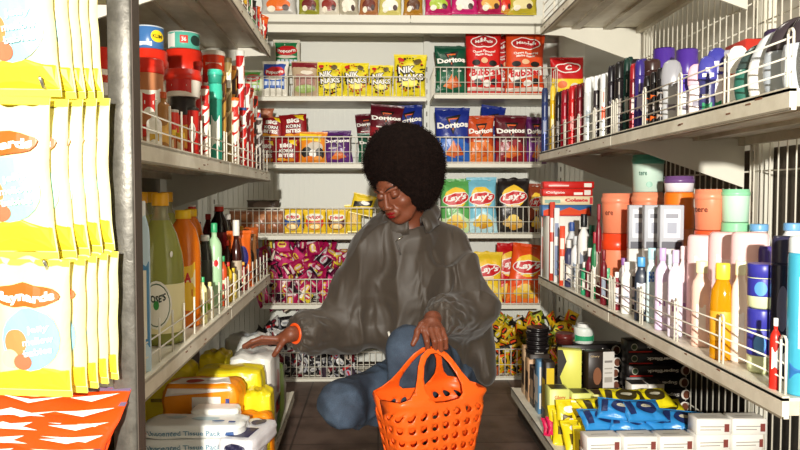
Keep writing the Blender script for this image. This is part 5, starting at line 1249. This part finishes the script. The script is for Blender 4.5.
ro = ((672, 60, 21, .05, '#b9babd', '#9a9aa0', 'grey bulb topped roll-on with dark ball, left of the violet one', 'x'), (686, 75, 17, .04, '#e2e2e8', '#4a34a0', 'white roll-on with violet cap near the guard', ''), (697, 64, 18, .045, '#eedde0', '#e8b8c8', 'white and pink roll-on with rounded pink cap', ''), (708, 56, 19, .06, '#3a3a6c', '#44449a', 'navy roll-on with white checks on its cap', 'c'), (717, 48, 21, .08, '#efeef2', '#3c3c94', 'taller navy and white checked roll-on behind', 'c'), (728, 50, 18, .1, '#c8a890', '#9a9aa4', 'beige roll-on with grey rounded cap', ''), (738, 46, 20, .075, '#eeeeea', '#f0f0ec', 'white roll-on with orange and violet bands on its cap', 'o'))
for i, (x, t_, w_, d_, c, cp, lb, q) in enumerate(ro):
    it = {'': [('r', -.4, .2, .4, .3, ink('#8a8494'))], 'x': [('r', -.4, .2, .4, .3, ink('#6a6470'))], 'c': [('r', -.5, .1, .5, .22, ink('#1f8a5c')), ('r', -.5, .3, .2, .36, WH)], 'o': [('r', -.8, .5, .3, .58, ink('#e8641c')), ('r', -.2, .42, .7, .48, ink('#4a3aa0'))]}[q]
    o = SI('R', x, t_, w_, d_, z, rollon(c, cp, it), lb, 'roll-on deodorant', lean=0)
    if q == 'c':
        w = w_*o.location.y/700; h = spot('R', x, d_, z, t_)[1]; g = MB(); g.prints(lambda X, Z, off: (X*w/2, -w/2*.62*math.sqrt(max(.05, 1-min(.95, abs(X))**2.4))*.995-off-.0008, Z*h), [('r', -.5, .64, -.1, .7, WH), ('r', .2, .64, .6, .7, WH), ('r', -.2, .73, .2, .79, WH)], .001, w/2/h, .2); g.build('checked_print', o)
place(carton('soap_box', .045, .09, spot('R', 745, .13, z, 43)[1], '#a8281c', None, [('r', -.3, .2, .3, .8, ink('#b8382c'))])(), spot('R', 745, .13, z, 43)[0], 'tall narrow red box between white and teal deodorants', 'box')
for i, (x, t_, w_, c, cp, lb) in enumerate(((722, 60, 17, '#1f4a44', '#173a36', 'dark green shampoo in the back row behind the checked roll-ons'), (756, 40, 22, '#2a2a30', '#3a3a42', 'dark grey bottle in the back row behind the teal tilted deodorant'), (776, 30, 24, '#4a3c58', '#3a2c4c', 'dull violet bottle in the back row behind the white tilted deodorant'))):
    SI('R', x, t_, w_, .22, z, lambda w, h: spray(w, h, c, cp, [('r', -.5, .3, .5, .5, ink('#8a8a94'))], .15, .3, 'shower_gel_bottle'), lb, 'bottle')
# big tilted ones
def slant(w, h, body, capc, name='slanted_roll_on'):
    """leaning bottle: body sweeps sideways toward a rounded cap"""
    m = MB(); n = 20
    def ring(t):
        cx = -.25*w*math.sin(t*2.2)+.62*w*t**1.5; r = w/2*(.82+.22*math.sin(min(1, t*1.1)*PI*.8))*(1 if t < .85 else math.sqrt(max(.02, 1-((t-.85)/.15)**2)))
        return [(cx+r*math.cos(2*PI*k/n), r*.6*math.sin(2*PI*k/n), t*h) for k in range(n)]
    ts = [0, .05, .12, .2, .3, .4, .5, .58]
    def part(ts, nm, mat, par):
        m = MB(); vs = [];
        for t in ts: vs += ring(t)
        fs = [(i*n+k, i*n+(k+1) % n, (i+1)*n+(k+1) % n, (i+1)*n+k) for i in range(len(ts)-1) for k in range(n)]
        fs += [tuple(range(n-1, -1, -1)), tuple(range((len(ts)-1)*n, len(ts)*n))]
        m.add(vs, fs, mat, True); return m.build(nm, par)
    o = empty(name); part(ts, 'body', pl(body, .28), o); part([.585, .62, .68, .75, .82, .87, .9, .93, .96, .985, .999], 'cap', pl(capc, .25), o); return o
for x, t_, w_, d_, c, cp, lb in ((752, 44, 30, .055, '#2f6a5c', '#3a4a48', 'dark teal tilted deodorant, first of the big tilted ones'), (768, 31, 34, .06, '#eceae6', '#c4c8cc', 'big white tilted deodorant with pale grey cap'), (785, 18, 36, .06, '#a9b0b8', '#3c3438', 'big silver grey tilted deodorant with dark cap'), (806, 8, 40, .06, '#c9d0d8', '#3a3236', 'biggest tilted deodorant, pale with dark cap, cut off by the picture edge'), (832, -6, 44, .06, '#dfe0e2', '#2f2a30', 'dark capped tilted deodorant beyond the others, nearest of all')):
    SI('R', x, t_, w_, d_, z, lambda w, h: slant(w, h, c, cp), lb, 'roll-on deodorant')
SI('R', 719, 88, 12, .025, z, lambda w, h: spray(w, h, '#e9ecec', '#1f9a6c', [('r', -.5, .1, .5, .3, ink('#1f9a6c'))], .3), 'small white and green roll-on at the guard below the checked ones', 'roll-on deodorant') if False else None

# ===== right, middle shelf
z = zM+.0005
def tp(c1, items, w=.2, d=.045, h=.038, nm='toothpaste_box'): return carton(nm, w, d, h, c1, None, items, fl=[('r', -.45, .2, .45, .8, ink(c1))])
yt = 2.86; xt = P(566, 200, yt).x
zt0 = P(566, 216, yt).z
t = carton('soap_carton', .19, .1, zt0-z, '#e6e4dc', None, [('r', .15, .6, .3, .8, BK), ('r', .32, .6, .42, .8, BK), ('r', -.3, .1, .0, .5, ink('#c9c4b8')), ('r', -.45, .1, -.38, .9, ink('#d8401c'))])()
place(t, (xt+.01, yt, z), 'white soap carton standing under the stacked toothpaste boxes', 'carton')
tb = ((.045, '#3c6aa0', [('p', [(-.48, .05), (-.48, .5), (-.3, .75), (-.15, .45), (.05, .8), (.25, .5), (.45, .75), (.48, .05)], ink('#d8481c')), ('r', -.48, .02, .48, .12, ink('#c4281c'))], 'blue and orange toothpaste box, lowest of the stack'),
      (.035, '#e8d8b0', [('t', 'Colgate', .17, .5, .5, ink('#c41a1c'), {'w': .46, 'b': .06}), ('r', -.46, .2, -.15, .6, ink('#8ab0a0')), ('r', .43, .1, .49, .9, RD)], 'pale toothpaste box with red lettering, middle of the stack'),
      (.03, '#cf2218', [('t', 'Colgate', -.25, .45, .4, WH, {'w': .38}), ('r', .12, .15, .3, .5, WH), ('r', .33, .15, .46, .8, ink('#e6e2da'))], 'red toothpaste box with white panel, second from the top'),
      (.028, '#c9201a', [('r', -.4, .3, .0, .5, ink('#f0d0c8')), ('r', .3, .2, .45, .75, ink('#e9e4da'))], 'red toothpaste box topmost of the stack'))
zz = zt0
for i, (h_, c, it, lb) in enumerate(tb):
    place(tp(c, it, .205, .05, h_)(), (xt+.004*(i % 2)-.002*i, yt-.012*i+.01, zz+.0005), lb, 'toothpaste box', None, math.radians((2, -3, 2, -1)[i])); zz += h_+.0008
vt = ((544, 196, '#d8d8d4', '#c4301c', 'narrow white toothpaste box upright at the far shelf end'), (548, 200, '#e4e0d8', '#e8481c', 'narrow white and orange box upright, second from the far end'), (552.5, 202, '#c9402c', '#f0e8e0', 'narrow red box upright in front of the toothpaste stack'), (557, 208, '#e6e6e4', '#6a7aa0', 'narrow pale blue white box upright in front of the toothpaste stack'), (562.5, 226, '#d84a28', '#e9d8c8', 'short orange box upright by the guard'))
for i, (x, t_, c, c2, lb) in enumerate(vt):
    loc, h = spot('R', x, .012+.005*(i % 2), z, t_)
    place(carton('slim_box', .02, .035, h, c, None, [('r', -.35, .1, .35, .5, ink(c2)), ('r', -.35, .62, .35, .8, ink(c2))])(), loc, lb, 'box', None, aim(loc.x, loc.y))
sb = ((569, 240, 9, .03, '#3a3c5c', '#e9e6e0', 'tiny navy bottle with white cap by the guard'), (576, 236, 10, .05, '#e9e9ea', '#c8ccd0', 'small white bottle before the toothpaste stack'), (584, 214, 12, .06, '#eceae6', '#17171b', 'white bottle with broad black cap left of the salmon tubs'), (590, 248, 8, .03, '#7c1c34', '#e4e2de', 'wine red bottle with white cap by the guard'), (595, 232, 7, .035, '#2c7a4c', '#a01c2c', 'slim green bottle with dark red cap'), (599, 204, 6, .045, '#7c1426', '#8c1428', 'slim dark red bottle just left of the salmon tubs'), (584.5, 262, 7, .025, '#2f9c6c', '#e9e6de', 'little green bottle low at the guard'), (604, 250, 7, .02, '#6c1420', '#7c1824', 'short dark red bottle in front of the lower salmon tub'))
for x, t_, w_, d_, c, cp, lb in sb:
    SI('R', x, t_, w_, d_, z, lambda w, h: pbottle('small_bottle', w, h, c, cp, [('r', -.6, .15, .6, .5, ink('#e6dfd6' if c[1] in '237' else '#8a94a4'))], cap_h=.16, capw=.55, neck=.45, sh=.74), lb, 'bottle')
SALM = '#ef8a66'
ct = lambda c, l, it=(), lh=.25: (lambda w, h: tub(w, h, c, l, list(it), lh, 'cream_tub', 1.02))
stackpair('R', 617, .11, z, 233, 31, ct(SALM, '#e4431c', [('e', .2, .3, .2, .12, ink('#d86a4a'))]), 'salmon tub with red orange lid, lower of the left pair', 'tub', 193, 31, ct(SALM, '#f08e6c', [('t', 'ere', -.5, .5, .1, ink('#7a3a2c'), {'w': .5})]), 'salmon tub stacked on the one with red orange lid', 'tub')
loc0, h0 = spot('R', 647, .17, z, 232); _, h1 = spot('R', 647, .17, z, 192); _, h2 = spot('R', 647, .17, z, 155); w0 = 31*loc0.y/700
for a, b, c, l, it, lb in ((0, h0, SALM, '#e87a4c', (), 'salmon tub at the bottom of the tallest tub tower'), (h0, h1, SALM, '#f0946e', [('t', 'ere', .5, .4, .1, ink('#7a3a2c'), {'w': .5})], 'salmon tub in the middle of the tallest tub tower'), (h1, h2, '#c4ddcf', '#4fa08c', [('t', 'tere', -.3, .5, .12, ink('#3a6a5c'), {'w': .5}), ('e', .1, .2, .2, .08, ink('#8cbca8'))], 'mint tub with green lid on top of the tallest tub tower, touching the shelf above')):
    place(tub(w0, b-a-.0006, c, l, list(it), .25, 'cream_tub', 1.02)(), loc0+Vector((0, 0, a)), lb, 'tub', None, aim(loc0.x, loc0.y))
stackpair('R', 679, .19, z, 192, 30, ct('#e88a5c', '#f0781c', (), .3), 'tub with bright orange lid under the purple lidded one', 'tub', 176, 29, ct('#e9e4ea', '#6c4a80', (), .45), 'white tub with dull purple lid, atop the orange lidded one', 'tub')
stackpair('R', 710, .16, z, 230, 32, ct('#eba68c', '#e8562c'), 'salmon tub with orange lid behind the big pink bottles', 'tub', 189, 31, ct(SALM, '#f08e6c', [('t', 'tere', -.55, .5, .12, ink('#5a2a20'), {'w': .8})]), 'salmon tub on top, left of the mint tub near the upright', 'tub')
stackpair('R', 735, .2, z, 222, 28, ct('#a8dcb8', '#8cd0a0'), 'mint tub hidden low behind the blue capped bottles', 'tub', 189, 27, ct('#bfe8cc', '#8fd8a8', (), .2), 'mint green tub stacked near the cream upright', 'tub')
for i, (x, t_, c, cp, lb) in enumerate(((572, 222, '#d8dce0', '#3a5aa0', 'white bottle with blue cap in the second row before the soap carton'), (581, 236, '#c4302c', '#e9e6e0', 'red bottle with white cap in the second row left of the salmon tubs'), (592, 225, '#2c6a50', '#1f4a38', 'dark green bottle in the second row left of the salmon tubs'), (624, 258, '#e8e4ea', '#9a6ab0', 'white bottle with violet cap in the second row under the salmon tubs'), (657, 256, '#e9c8d0', '#d898a8', 'pink bottle in the second row behind the lilac pair'), (670, 254, '#e4e8ea', '#c8d0d8', 'white bottle in the second row behind the lilac pair'), (692, 258, '#f0d8cc', '#e8b8a0', 'peach bottle in the second row before the pink shampoo'))):
    SI('R', x, t_, 10, .085, z, lambda w, h: pbottle('small_bottle', w, h, c, cp, [('r', -.6, .15, .6, .5, ink('#e9e4ea'))], cap_h=.14, capw=.55, neck=.45, sh=.76), lb, 'bottle')
# small silver boxes stacked, three showing
bl = (641, 663, 685)
loc, h = spot('R', 660, .085, z, 252)
for i, x in enumerate((632, 648, 664)):
    l2, hh = spot('R', x+6, .10, z, 248)
    place(carton('balm_carton', .058, .05, hh-.0005, '#d9d6d2', None, [('r', -.4, .2, .4, .3, ink('#a9a4a8')), ('r', -.3, .6, .3, .75, ink('#e6e0dc'))])(), l2, ('plain pale carton supporting the leftmost silver box', 'plain pale carton supporting the middle silver box', 'plain pale carton supporting the rightmost silver box')[i], 'carton', None, aim(l2.x, l2.y)*.6)
    l3, h3 = spot('R', x+6, .10, z, 205)
    place(carton('silver_carton', .06, .05, h3-hh, '#b9bcc4', None, [('r', -.42, .0, .42, .16, ink('#3a3a48')), ('r', -.34, .25, .34, .9, ink('#ccd0d8')), ('r', -.26, .7, .26, .8, ink('#7a7c88')), ('r', -.2, .35, .2, .6, ink('#8f94a4'))])(), l2+Vector((0, 0, hh)), ('silver grey cream carton on top, next to the salmon pair', 'silver grey cream carton on top, middle one', 'silver grey cream carton on top, beside the salmon tub with lettering')[i], 'carton', None, aim(l2.x, l2.y)*.6)
lo = ((607, 268, 13, .035, '#7fd0a0', '#5cb884', 'small mint green bottle below the lower salmon tub', .5), (617, 272, 8, .03, '#8c2432', '#eceae4', 'little dark red bottle with white cap between mint and black bottles', .5), (627, 262, 11, .035, '#ecebe6', '#efefec', 'white lotion bottle with white cap left of the blue capped dark one', .5), (633, 270, 9, .07, '#2a2226', '#eceae8', 'dark bottle with white cap behind the blue capped one', .5), (641.5, 257, 13, .035, '#2c3444', '#4a9cd8', 'dark bottle with sky blue cap and white label', .6), (652, 248, 10, .05, '#cfe4e8', '#a9d0dc', 'pale aqua flat bottle lettered in blue', .8),
      (663, 248, 15, .04, '#dcc8e6', '#c4a8d8', 'lilac lotion bottle with lilac cap', .45), (676, 250, 15, .035, '#e6dcf0', '#cdbade', 'pale lilac lotion bottle second of the pair', .45), (684, 246, 13, .07, '#f0dfe2', '#eccfd4', 'pale pink lotion bottle behind the lilac pair', .5))
for x, t_, w_, d_, c, cp, lb, cw in lo:
    it = [('r', -.65, .15, .65, .6, ink('#eef0f2' if c == '#2c3444' else '#efe4ee')), ('r', -.4, .3, .4, .36, ink('#a878b0' if 'lilac' in lb else '#8a94a4'))]
    if 'aqua' in lb: it = [('t', 'E45', 0, .62, .14, ink('#2c6ac0'), {'w': 1.1, 'b': .04})]
    SI('R', x, t_, w_, d_, z, lambda w, h: pbottle('lotion_bottle', w, h, c, cp, it, cap_h=.14, capw=cw, neck=cw-.08, sh=.76, e=2.6, sy=.7), lb, 'bottle')
for x, t_, d_, lb in ((706, 235, .1, 'large pale pink shampoo bottle behind the baby oil'), (728, 232, .13, 'large pale pink shampoo bottle, second of the big pink ones'), (750, 232, .12, 'large pale pink bottle behind the petroleum jelly tubs')):
    SI('R', x, t_, 36, d_, z, lambda w, h: round_thing('shampoo_bottle', w, h, [pl('#efc4c4', .35), (.92, 0), (1, .02), (1, .93), (.97, .98), (.85, 1)], [], [('r', -.6, .3, .6, .8, ink('#f2d4d4')), ('r', -.4, .5, .4, .55, ink('#b46a80'))], 3, .6), lb, 'bottle')
for x, t_, d_, lb in ((737, 224, .24, 'white bottle with light blue cap, farther of the three blue caps'), (759, 224, .23, 'white bottle with light blue cap, middle of the three'), (793, 223, .24, 'white bottle with light blue cap behind the dark navy bottle')):
    SI('R', x, t_, 24, d_, z, lambda w, h: pbottle('baby_powder_bottle', w, h, '#eef0f2', '#6fa8dc', [], cap_h=.05, capw=.75, neck=.7, sh=.9), lb, 'bottle')
OIL = M('#e6a010', .08, 0, 0, 60, .35)
SI('R', 723, 263, 24, .035, z, lambda w, h: round_thing('baby_oil_bottle', w, h, [OIL, (.88, 0), (1, .02), (1, .6), (.9, .72), (.6, .8), (.5, .84)], [('cap', [(.56, .83), (.6, .84), (.6, .98), (.54, 1)], pl('#ead23a')), ('label', [(.9, .2, ink('#e2a42c')), (1.01, .205), (1.01, .5), (1.0, .505)], ink('#e2a42c'))], (), 2.3, .75), 'golden baby oil bottle with yellow cap in front', 'bottle')
for x, t_, w_, d_, c, cp, lb in ((702, 261, 19, .05, '#f0c8b8', '#f0e8b8', 'pale peach baby oil bottle with cream cap, left of the golden one'), (741, 261, 17, .06, '#f0d8c8', '#f2ecc4', 'pale bottle with cream cap just right of the golden oil'), (755, 265, 16, .09, '#efe0d8', '#efe23a', 'bottle with bright yellow cap behind the jelly tubs')):
    SI('R', x, t_, w_, d_, z, lambda w, h: pbottle('baby_oil_bottle', w, h, c, cp, [('r', -.5, .2, .5, .5, ink('#f4e9e4'))], cap_h=.13, capw=.6, neck=.5, sh=.78, sy=.75, e=2.4), lb, 'bottle')
def jelly(w, h): return round_thing('petroleum_jelly_tub', w, h, [pl('#d9e2b8', .3), (.8, 0), (.98, .04), (1, .52), (.9, .62)], [('lid', [(1.02, .56), (1.04, .58), (1.04, .97), (.98, 1)], pl('#38389c'))], [('e', 0, .42, .55, .2, ink('#4a7ac8')), ('e', 0, .42, .45, .14, ink('#e4ecf4'))])
def jelly2(w, h):
    o = round_thing('petroleum_jelly_tub', w, h, [pl('#dfe6b6', .3), (.8, 0), (.97, .05), (1, .3), (1, .66), (.95, .72)], [('lid', [(1.0, .7), (1.03, .71), (1.03, .97), (.97, 1)], pl('#35359a')), ('label', [(1.0, .28, ink('#34359c')), (1.015, .3), (1.015, .66), (1.0, .68)], ink('#34359c'))], [('e', -.1, .46, .42, .16, ink('#5a9ae0'))]); return o
z3 = spot('R', 760, .05, z, 323)[1]
stackpair('R', 762, .06, z, 308, 28, lambda w, h: jelly2(w, h), 'petroleum jelly tub with royal blue lid, lower of the stacked pair', 'tub', 263, 28, lambda w, h: jelly2(w, h), 'petroleum jelly tub with royal blue lid, on top of the pair', 'tub')
SI('R', 766, 246, 16, .14, z, lambda w, h: spray(w, h, '#3a2c6c', '#4a3c8c', [], .2, .2), 'purple bottle rising behind the petroleum jelly tubs', 'bottle')
SI('R', 783, 236, 22, .07, z, lambda w, h: spray(w, h, '#23233a', '#2c2a44', [('e', .1, .5, .5, .16, ink('#5a5a78')), ('r', -.6, .1, .5, .2, ink('#c4c4d0'))], .18, .2, 'shower_gel_bottle'), 'tall dark navy bottle right of the jelly tubs', 'bottle')
SI('R', 776, 318, 11, .015, z, lambda w, h: pbottle('small_bottle', w, h, '#d8281c', '#eceae6', [('r', -.6, .3, .6, .6, WH)]), 'small red bottle with white cap in front of the dark navy one', 'bottle')
SI('R', 803, 236, 27, .045, z, lambda w, h: spray(w, h, '#49b4d4', '#dfe8ec', [('r', -.15, .3, .15, .75, WH), ('r', -.7, .1, .7, .2, ink('#2c6aa8'))], .1, .2, 'shampoo_bottle'), 'cyan shampoo bottle cut off by the picture edge', 'bottle')

# ===== right, base
z = zBs+.0005
def sblack(w=.235, h=.043, d=.07):
    return carton('hair_dye_box', w, d, h, '#171314', None, [('t', 'SuperBlack', .04, .52, .36, ink('#e9e4dc'), {'w': .5, 'r': 180, 'b': .04}), ('r', -.48, .06, -.12, .16, ink('#c4281c')), ('e', -.4, .52, .05, .3, ink('#b9b4a4')), ('e', -.4, .52, .04, .22, ink('#3a4a34')), ('e', .39, .52, .075, .42, ink('#e6ded4')), ('e', .4, .5, .05, .34, ink('#6a3c28'))], fl=[('r', -.4, .3, .2, .6, ink('#3a3434'))])
k1 = Kind(sblack()); yb = 2.5
ords = ('lowest', 'second from the bottom', 'third from the bottom', 'fourth from the bottom', 'fifth from the bottom', 'sixth from the bottom', 'topmost')
x1 = P(655, 400, yb).x
for i in range(7): k1.put((x1+.003*((i*7) % 3), yb+.004*(i % 2), z+.0437*i), (0, 0, math.radians((1, -2, 1.5, -1, 2, -1.5, 1)[i])), 1, 'black hair dye box, %s of the stack under the shelf edge' % ords[i], 'hair dye box')
x2 = P(588, 400, 2.64).x
for i in range(6): k1.put((x2+.003*((i*5) % 3), 2.64+.004*(i % 2), z+.0437*i), (0, 0, math.radians((-1, 2, -1.5, 1, -2, 1.5, -1)[i])), 1, 'black hair dye box, %s of the stack below the white jar' % (ords[:5]+('topmost',))[i], 'hair dye box')
x3 = P(618, 400, 2.52).x
ztop = z+.0437*6
place(tub(.075, .075, '#e4ebe4', '#f0f0ec', [('r', -.95, .1, .95, .45, ink('#2f9c6c'))], .35, 'white_jar', .7)(), (x2-.02, 2.64, ztop+.002), 'white jar with green label standing on the hair dye boxes', 'jar')
place(tub(.07, .04, '#4a1c18', '#5c201c', [], .5, 'brown_tin')(), (x2-.095, 2.63, ztop+.002), 'dark red tin lying beside the white jar on the hair dye boxes', 'tin')
kt = Kind(lambda: round_thing('black_tin', .088, .017, [M('#181414', .3), (.95, 0), (1, .05), (1, .55), (.97, .6)], [('lid', [(1.0, .56), (1.04, .6), (1.04, .92), (1, 1), (.9, .96)], M('#1e191a', .25))], [('r', -.4, .15, .4, .45, ink('#8a847c'))]))
xk = P(537, 345, 2.8).x
kb = Kind(carton('cosmetic_box', .08, .07, .19, '#3a302a', None, [('r', -.4, .1, .4, .45, ink('#c9a888')), ('r', -.4, .55, .4, .9, ink('#bfa27c'))]))
kb.put((xk+.004, 2.8, z), (0, 0, 0), 1, 'dark box with beige panels under the black tins', 'box')
for i in range(6): kt.put((xk+.003*(i % 2), 2.8, z+.191+.0175*i), (0, 0, i), 1, 'round black tin, %s in the tin pile' % (ords[:5]+('topmost',))[i], 'tin')
for i, (x, y, h, c, c2, lb) in enumerate(((526, 2.88, .2, '#d8b48c', '#3a2a20', 'beige makeup box nearest the aisle below the black tins'), (530, 2.79, .17, '#c9a078', '#2a1c18', 'tan makeup box at the aisle edge'), (535, 2.71, .15, '#2c2220', '#c9a888', 'dark makeup box beside the yellow green cartons'), (540, 2.63, .2, '#5a8ab0', '#e6e0d8', 'blue and white slim box beside the hair dye stack'), (547, 2.54, .22, '#28201c', '#e0c02c', 'black box with yellow panel beside the hair dye stack'), (551.5, 2.475, .13, '#241c1c', '#a8402c', 'short black box with red mark near the pink pouches'))):
    place(carton('makeup_box', .035, .06, h, c, None, [('r', -.4, .1, .4, .4, ink(c2)), ('r', -.4, .55, .4, .9, ink(c2))], sidei=[('r', -.4, .2, .4, .7, ink(c2))])(), (P(x, 400, y).x+.004, y, z), lb, 'box')
def glory(w, h, d, c, c2='#20180f', face=True): return carton('hair_relaxer_box', w, d, h, c, None, [('t', 'Glory', .02, .82, .1, ink('#c4571c'), {'w': .55, 'b': .03}), ('r', -.2, .62, .25, .65, ink('#6a6a4a')), ('r', -.2, .55, .25, .58, ink('#6a6a4a'))]+([] if face else []), fl=[('r', -.4, .1, .4, .9, ink(c2))])
yg = 2.4
GL = ('pale green relaxer box first in the low row beside the makeup boxes', 'pale green relaxer box second in the low row', 'pale green relaxer box third in the low row', 'pale relaxer box with red edge, last of the low row')
for i, (x, c, w_) in enumerate(((557, '#d9dc7c', .07), (579, '#d4d878', .07), (600, '#dcd884', .07), (618, '#e9d8c4', .06))):
    place(glory(w_, (.16, .145, .14, .14)[i], .07, c)(), (P(x, 400, yg).x, yg+.02*(i == 3), z), GL[i], 'relaxer box')
place(carton('hair_relaxer_box', .07, .055, .11, '#e2e25c', None, [('p', [(-.5, 0), (-.1, 0), (-.35, .5), (-.2, 1), (-.5, 1)], ink('#1f1914')), ('t', 'Glory', .2, .9, .07, ink('#c4571c'), {'w': .4}), ('e', -.2, .3, .1, .12, ink('#7a4a34'))])(), (P(573, 380, 2.12).x, 2.115, z+.1795), 'standing relaxer box, yellow green with dark hair picture', 'relaxer box') if False else None
o = carton('hair_relaxer_box', .085, .05, .165, '#e2e068', None, [('p', [(-.5, 0), (-.15, 0), (-.4, .4), (-.12, .75), (-.3, 1), (-.5, 1)], ink('#1f1914'))])(); place(o, (P(570, 380, 2.52).x, 2.53, z+.1), 'tall yellow green relaxer box with dark hair picture, standing on a row', 'relaxer box', None, math.radians(-14))
o = carton('hair_relaxer_box', .1, .05, .16, '#2a1f1a', None, [('e', -.15, .45, .16, .2, ink('#8a5a40')), ('t', 'Glory', -.25, .9, .06, ink('#b9a27c'), {'w': .35}), ('r', .06, .0, .5, 1, ink('#d9d4ce')), ('r', .12, .75, .42, .8, ink('#8a8480')), ('r', .12, .6, .42, .63, ink('#aaa49c')), ('r', .12, .5, .42, .53, ink('#aaa49c')), ('r', .12, .3, .42, .42, ink('#aaa49c'))])(); place(o, (P(598, 380, 2.52).x, 2.52, z+.1), 'dark relaxer box with pale text side, standing beside the yellow green one', 'relaxer box', None, math.radians(8))
for i, (x, lb) in enumerate(((566, 'pale green relaxer carton underneath the tall yellow green box'), (588, 'pale green relaxer carton underneath the dark relaxer box'), (606, 'relaxer carton behind the low row, right end'))):
    place(glory(.075, .099, .08, '#cfd070')(), (P(x+2, 400, 2.52).x, 2.53, z), lb, 'relaxer box')
for i, (x, y, lb) in enumerate(((636, 2.38, 'small grey white box left of its twin below the hair dye stack'), (653, 2.38, 'small grey white box right of its twin below the hair dye stack'))):
    place(carton('cream_box', .055, .06, .18, '#e2ddd6', None, [('r', -.4, .0, .4, .12, ink('#2a2624')), ('r', -.3, .5, .3, .56, ink('#8a8480')), ('r', -.3, .65, .3, .7, ink('#8a8480'))], fl=[('r', -.5, 0, .5, 1, ink('#2c2826'))])(), (P(x, 400, y).x, y, z), lb, 'box')
# yellow and blue soft packs, stood on cartons
def softp(c, c2, seed): return bag('soft_packet', .14, .09, .034, c, [('e', .05, .5, .26, .3, ink(c2)), ('e', .05, .52, .14, .08, ink('#b9b4a0')), ('r', -.42, .2, -.28, .8, ink(c2))], seed, seal=foil(c), wr=2.2, NU=20)
ky = Kind(lambda: softp('#e8d81c', '#3a3014', 41)); kbl = Kind(lambda: softp('#2f8ad0', '#1c2c5c', 42))
dx_ = carton('display_carton', .31, .1, .1, '#c9bfa8')(); place(dx_, (P(640, 420, 2.2).x, 2.2, z), 'plain carton lying under the yellow soft packs', 'carton')
dx_ = carton('display_carton', .31, .09, .098, '#bdb39c')(); place(dx_, (P(640, 420, 2.07).x, 2.07, z), 'plain carton lying under the blue soft packs', 'carton')
for i, (x, y, zz, rz, lb) in enumerate(((607, 2.2, .101, 8, 'yellow soft packet, first at the pale green boxes'), (640, 2.19, .101, -6, 'yellow soft packet, middle of the yellow row'), (670, 2.18, .101, 4, 'yellow soft packet, last towards the dark back'), (625, 2.19, .134, -10, 'yellow soft packet lying on top of two others'), (658, 2.19, .134, 10, 'yellow soft packet on top near the dark back'))):
    ky.put((P(x, 400, y).x, y, z+zz+.014), (math.radians(-66), 0, math.radians(rz)), 1, lb, 'soft packet')
for i, (x, y, zz, rz, lb) in enumerate(((608, 2.08, .099, 10, 'blue soft packet, first at the yellow pouches'), (634, 2.06, .099, -8, 'blue soft packet, second in the row'), (660, 2.07, .099, 6, 'blue soft packet, third in the row'), (685, 2.06, .099, -12, 'blue soft packet at the end beside the white boxes'), (621, 2.08, .130, -14, 'blue soft packet lying on the first two'), (650, 2.07, .130, 12, 'blue soft packet lying on the middle ones'))):
    kbl.put((P(x, 420, y).x, y, z+zz+.014), (math.radians(-64), math.radians(3), math.radians(rz)), 1, lb, 'soft packet')
kpo = Kind(plainbag('powder_sachet', '#e6cf1c', [('r', -.3, .3, .3, .6, ink('#5a4a14')), ('e', 0, .75, .25, .1, WH)], w=.085, h=.11, D=.03, seed=190, wr=1.8))
for i, (x, y, zz, rx, rz) in enumerate(((563, 2.33, .0, -20, 10), (575, 2.32, .0, -25, -8), (587, 2.31, .0, -18, 14), (566, 2.27, .0, -30, -12), (578, 2.25, .0, -30, 6), (590, 2.24, .0, -22, -5), (598, 2.15, 0, -28, 10), (570, 2.29, .03, -15, 4), (584, 2.27, .03, -15, -12), (580, 2.18, .0, -35, 8), (588, 2.12, .0, -35, -10))):
    kpo.put((P(x, 430, y).x, y, z+zz), (math.radians(rx), 0, math.radians(rz)), 1, 'yellow sachet in the loose pile at the aisle edge of the base shelf', 'sachet', 'yellow sachets at the aisle edge')
kpk = Kind(plainbag('hair_pouch', '#d81c54', [('e', 0, .5, .3, .3, ink('#f0c4d0'))], w=.09, h=.07, D=.02, seed=195))
for i, (x, y, zz, lb) in enumerate(((578, 2.34, .085, 'pink pouch lying behind the yellow sachets'), (556, 2.35, .0, 'pink pouch at the aisle edge beside the yellow sachets'), (561, 2.30, .02, 'pink pouch wedged at the aisle edge before the makeup boxes'))):
    kpk.put((P(x, 420, y).x, y, z+zz), (math.radians(-55), math.radians(10), 0), 1, lb, 'pouch')
# white boxes in front
kwb = Kind(carton('medicine_box', .1, .06, .046, '#e6e3dd', None, [('r', -.4, .3, .2, .36, ink('#9a958e')), ('r', -.4, .5, .3, .56, ink('#9a958e')), ('r', .3, .2, .44, .7, ink('#7a3a34'))], fl=[('r', -.44, .1, .44, .9, ink('#d6d2cb')), ('r', -.3, .4, .2, .5, ink('#a8a29a'))]))
wl = []
for i, x in enumerate((.60, .705, .81)):
    for j in range(3): wl.append((x, 1.98, j))
for i, x in enumerate((.90, 1.005)):
    for j in range(4): wl.append((x+.02, 1.99, j))
LBW = ['white box', 'white box', 'white box']
for x, y, j in wl:
    col = {.60: 'by the aisle edge', .705: 'in the second column from the aisle', .81: 'in the third column from the aisle', .92: 'in the taller column before the wire grid', 1.025: 'in the column against the wire grid'}[round(x, 3)]
    nm = ('bottom', 'second layer', 'third layer', 'top layer')[j]
    kwb.put((x+.038+.002*j, y-.002*j, z+.0468*j), (0, 0, math.radians((2, -2, 3, -1)[j])), 1, 'small white box %s, %s' % (col, nm), 'box')
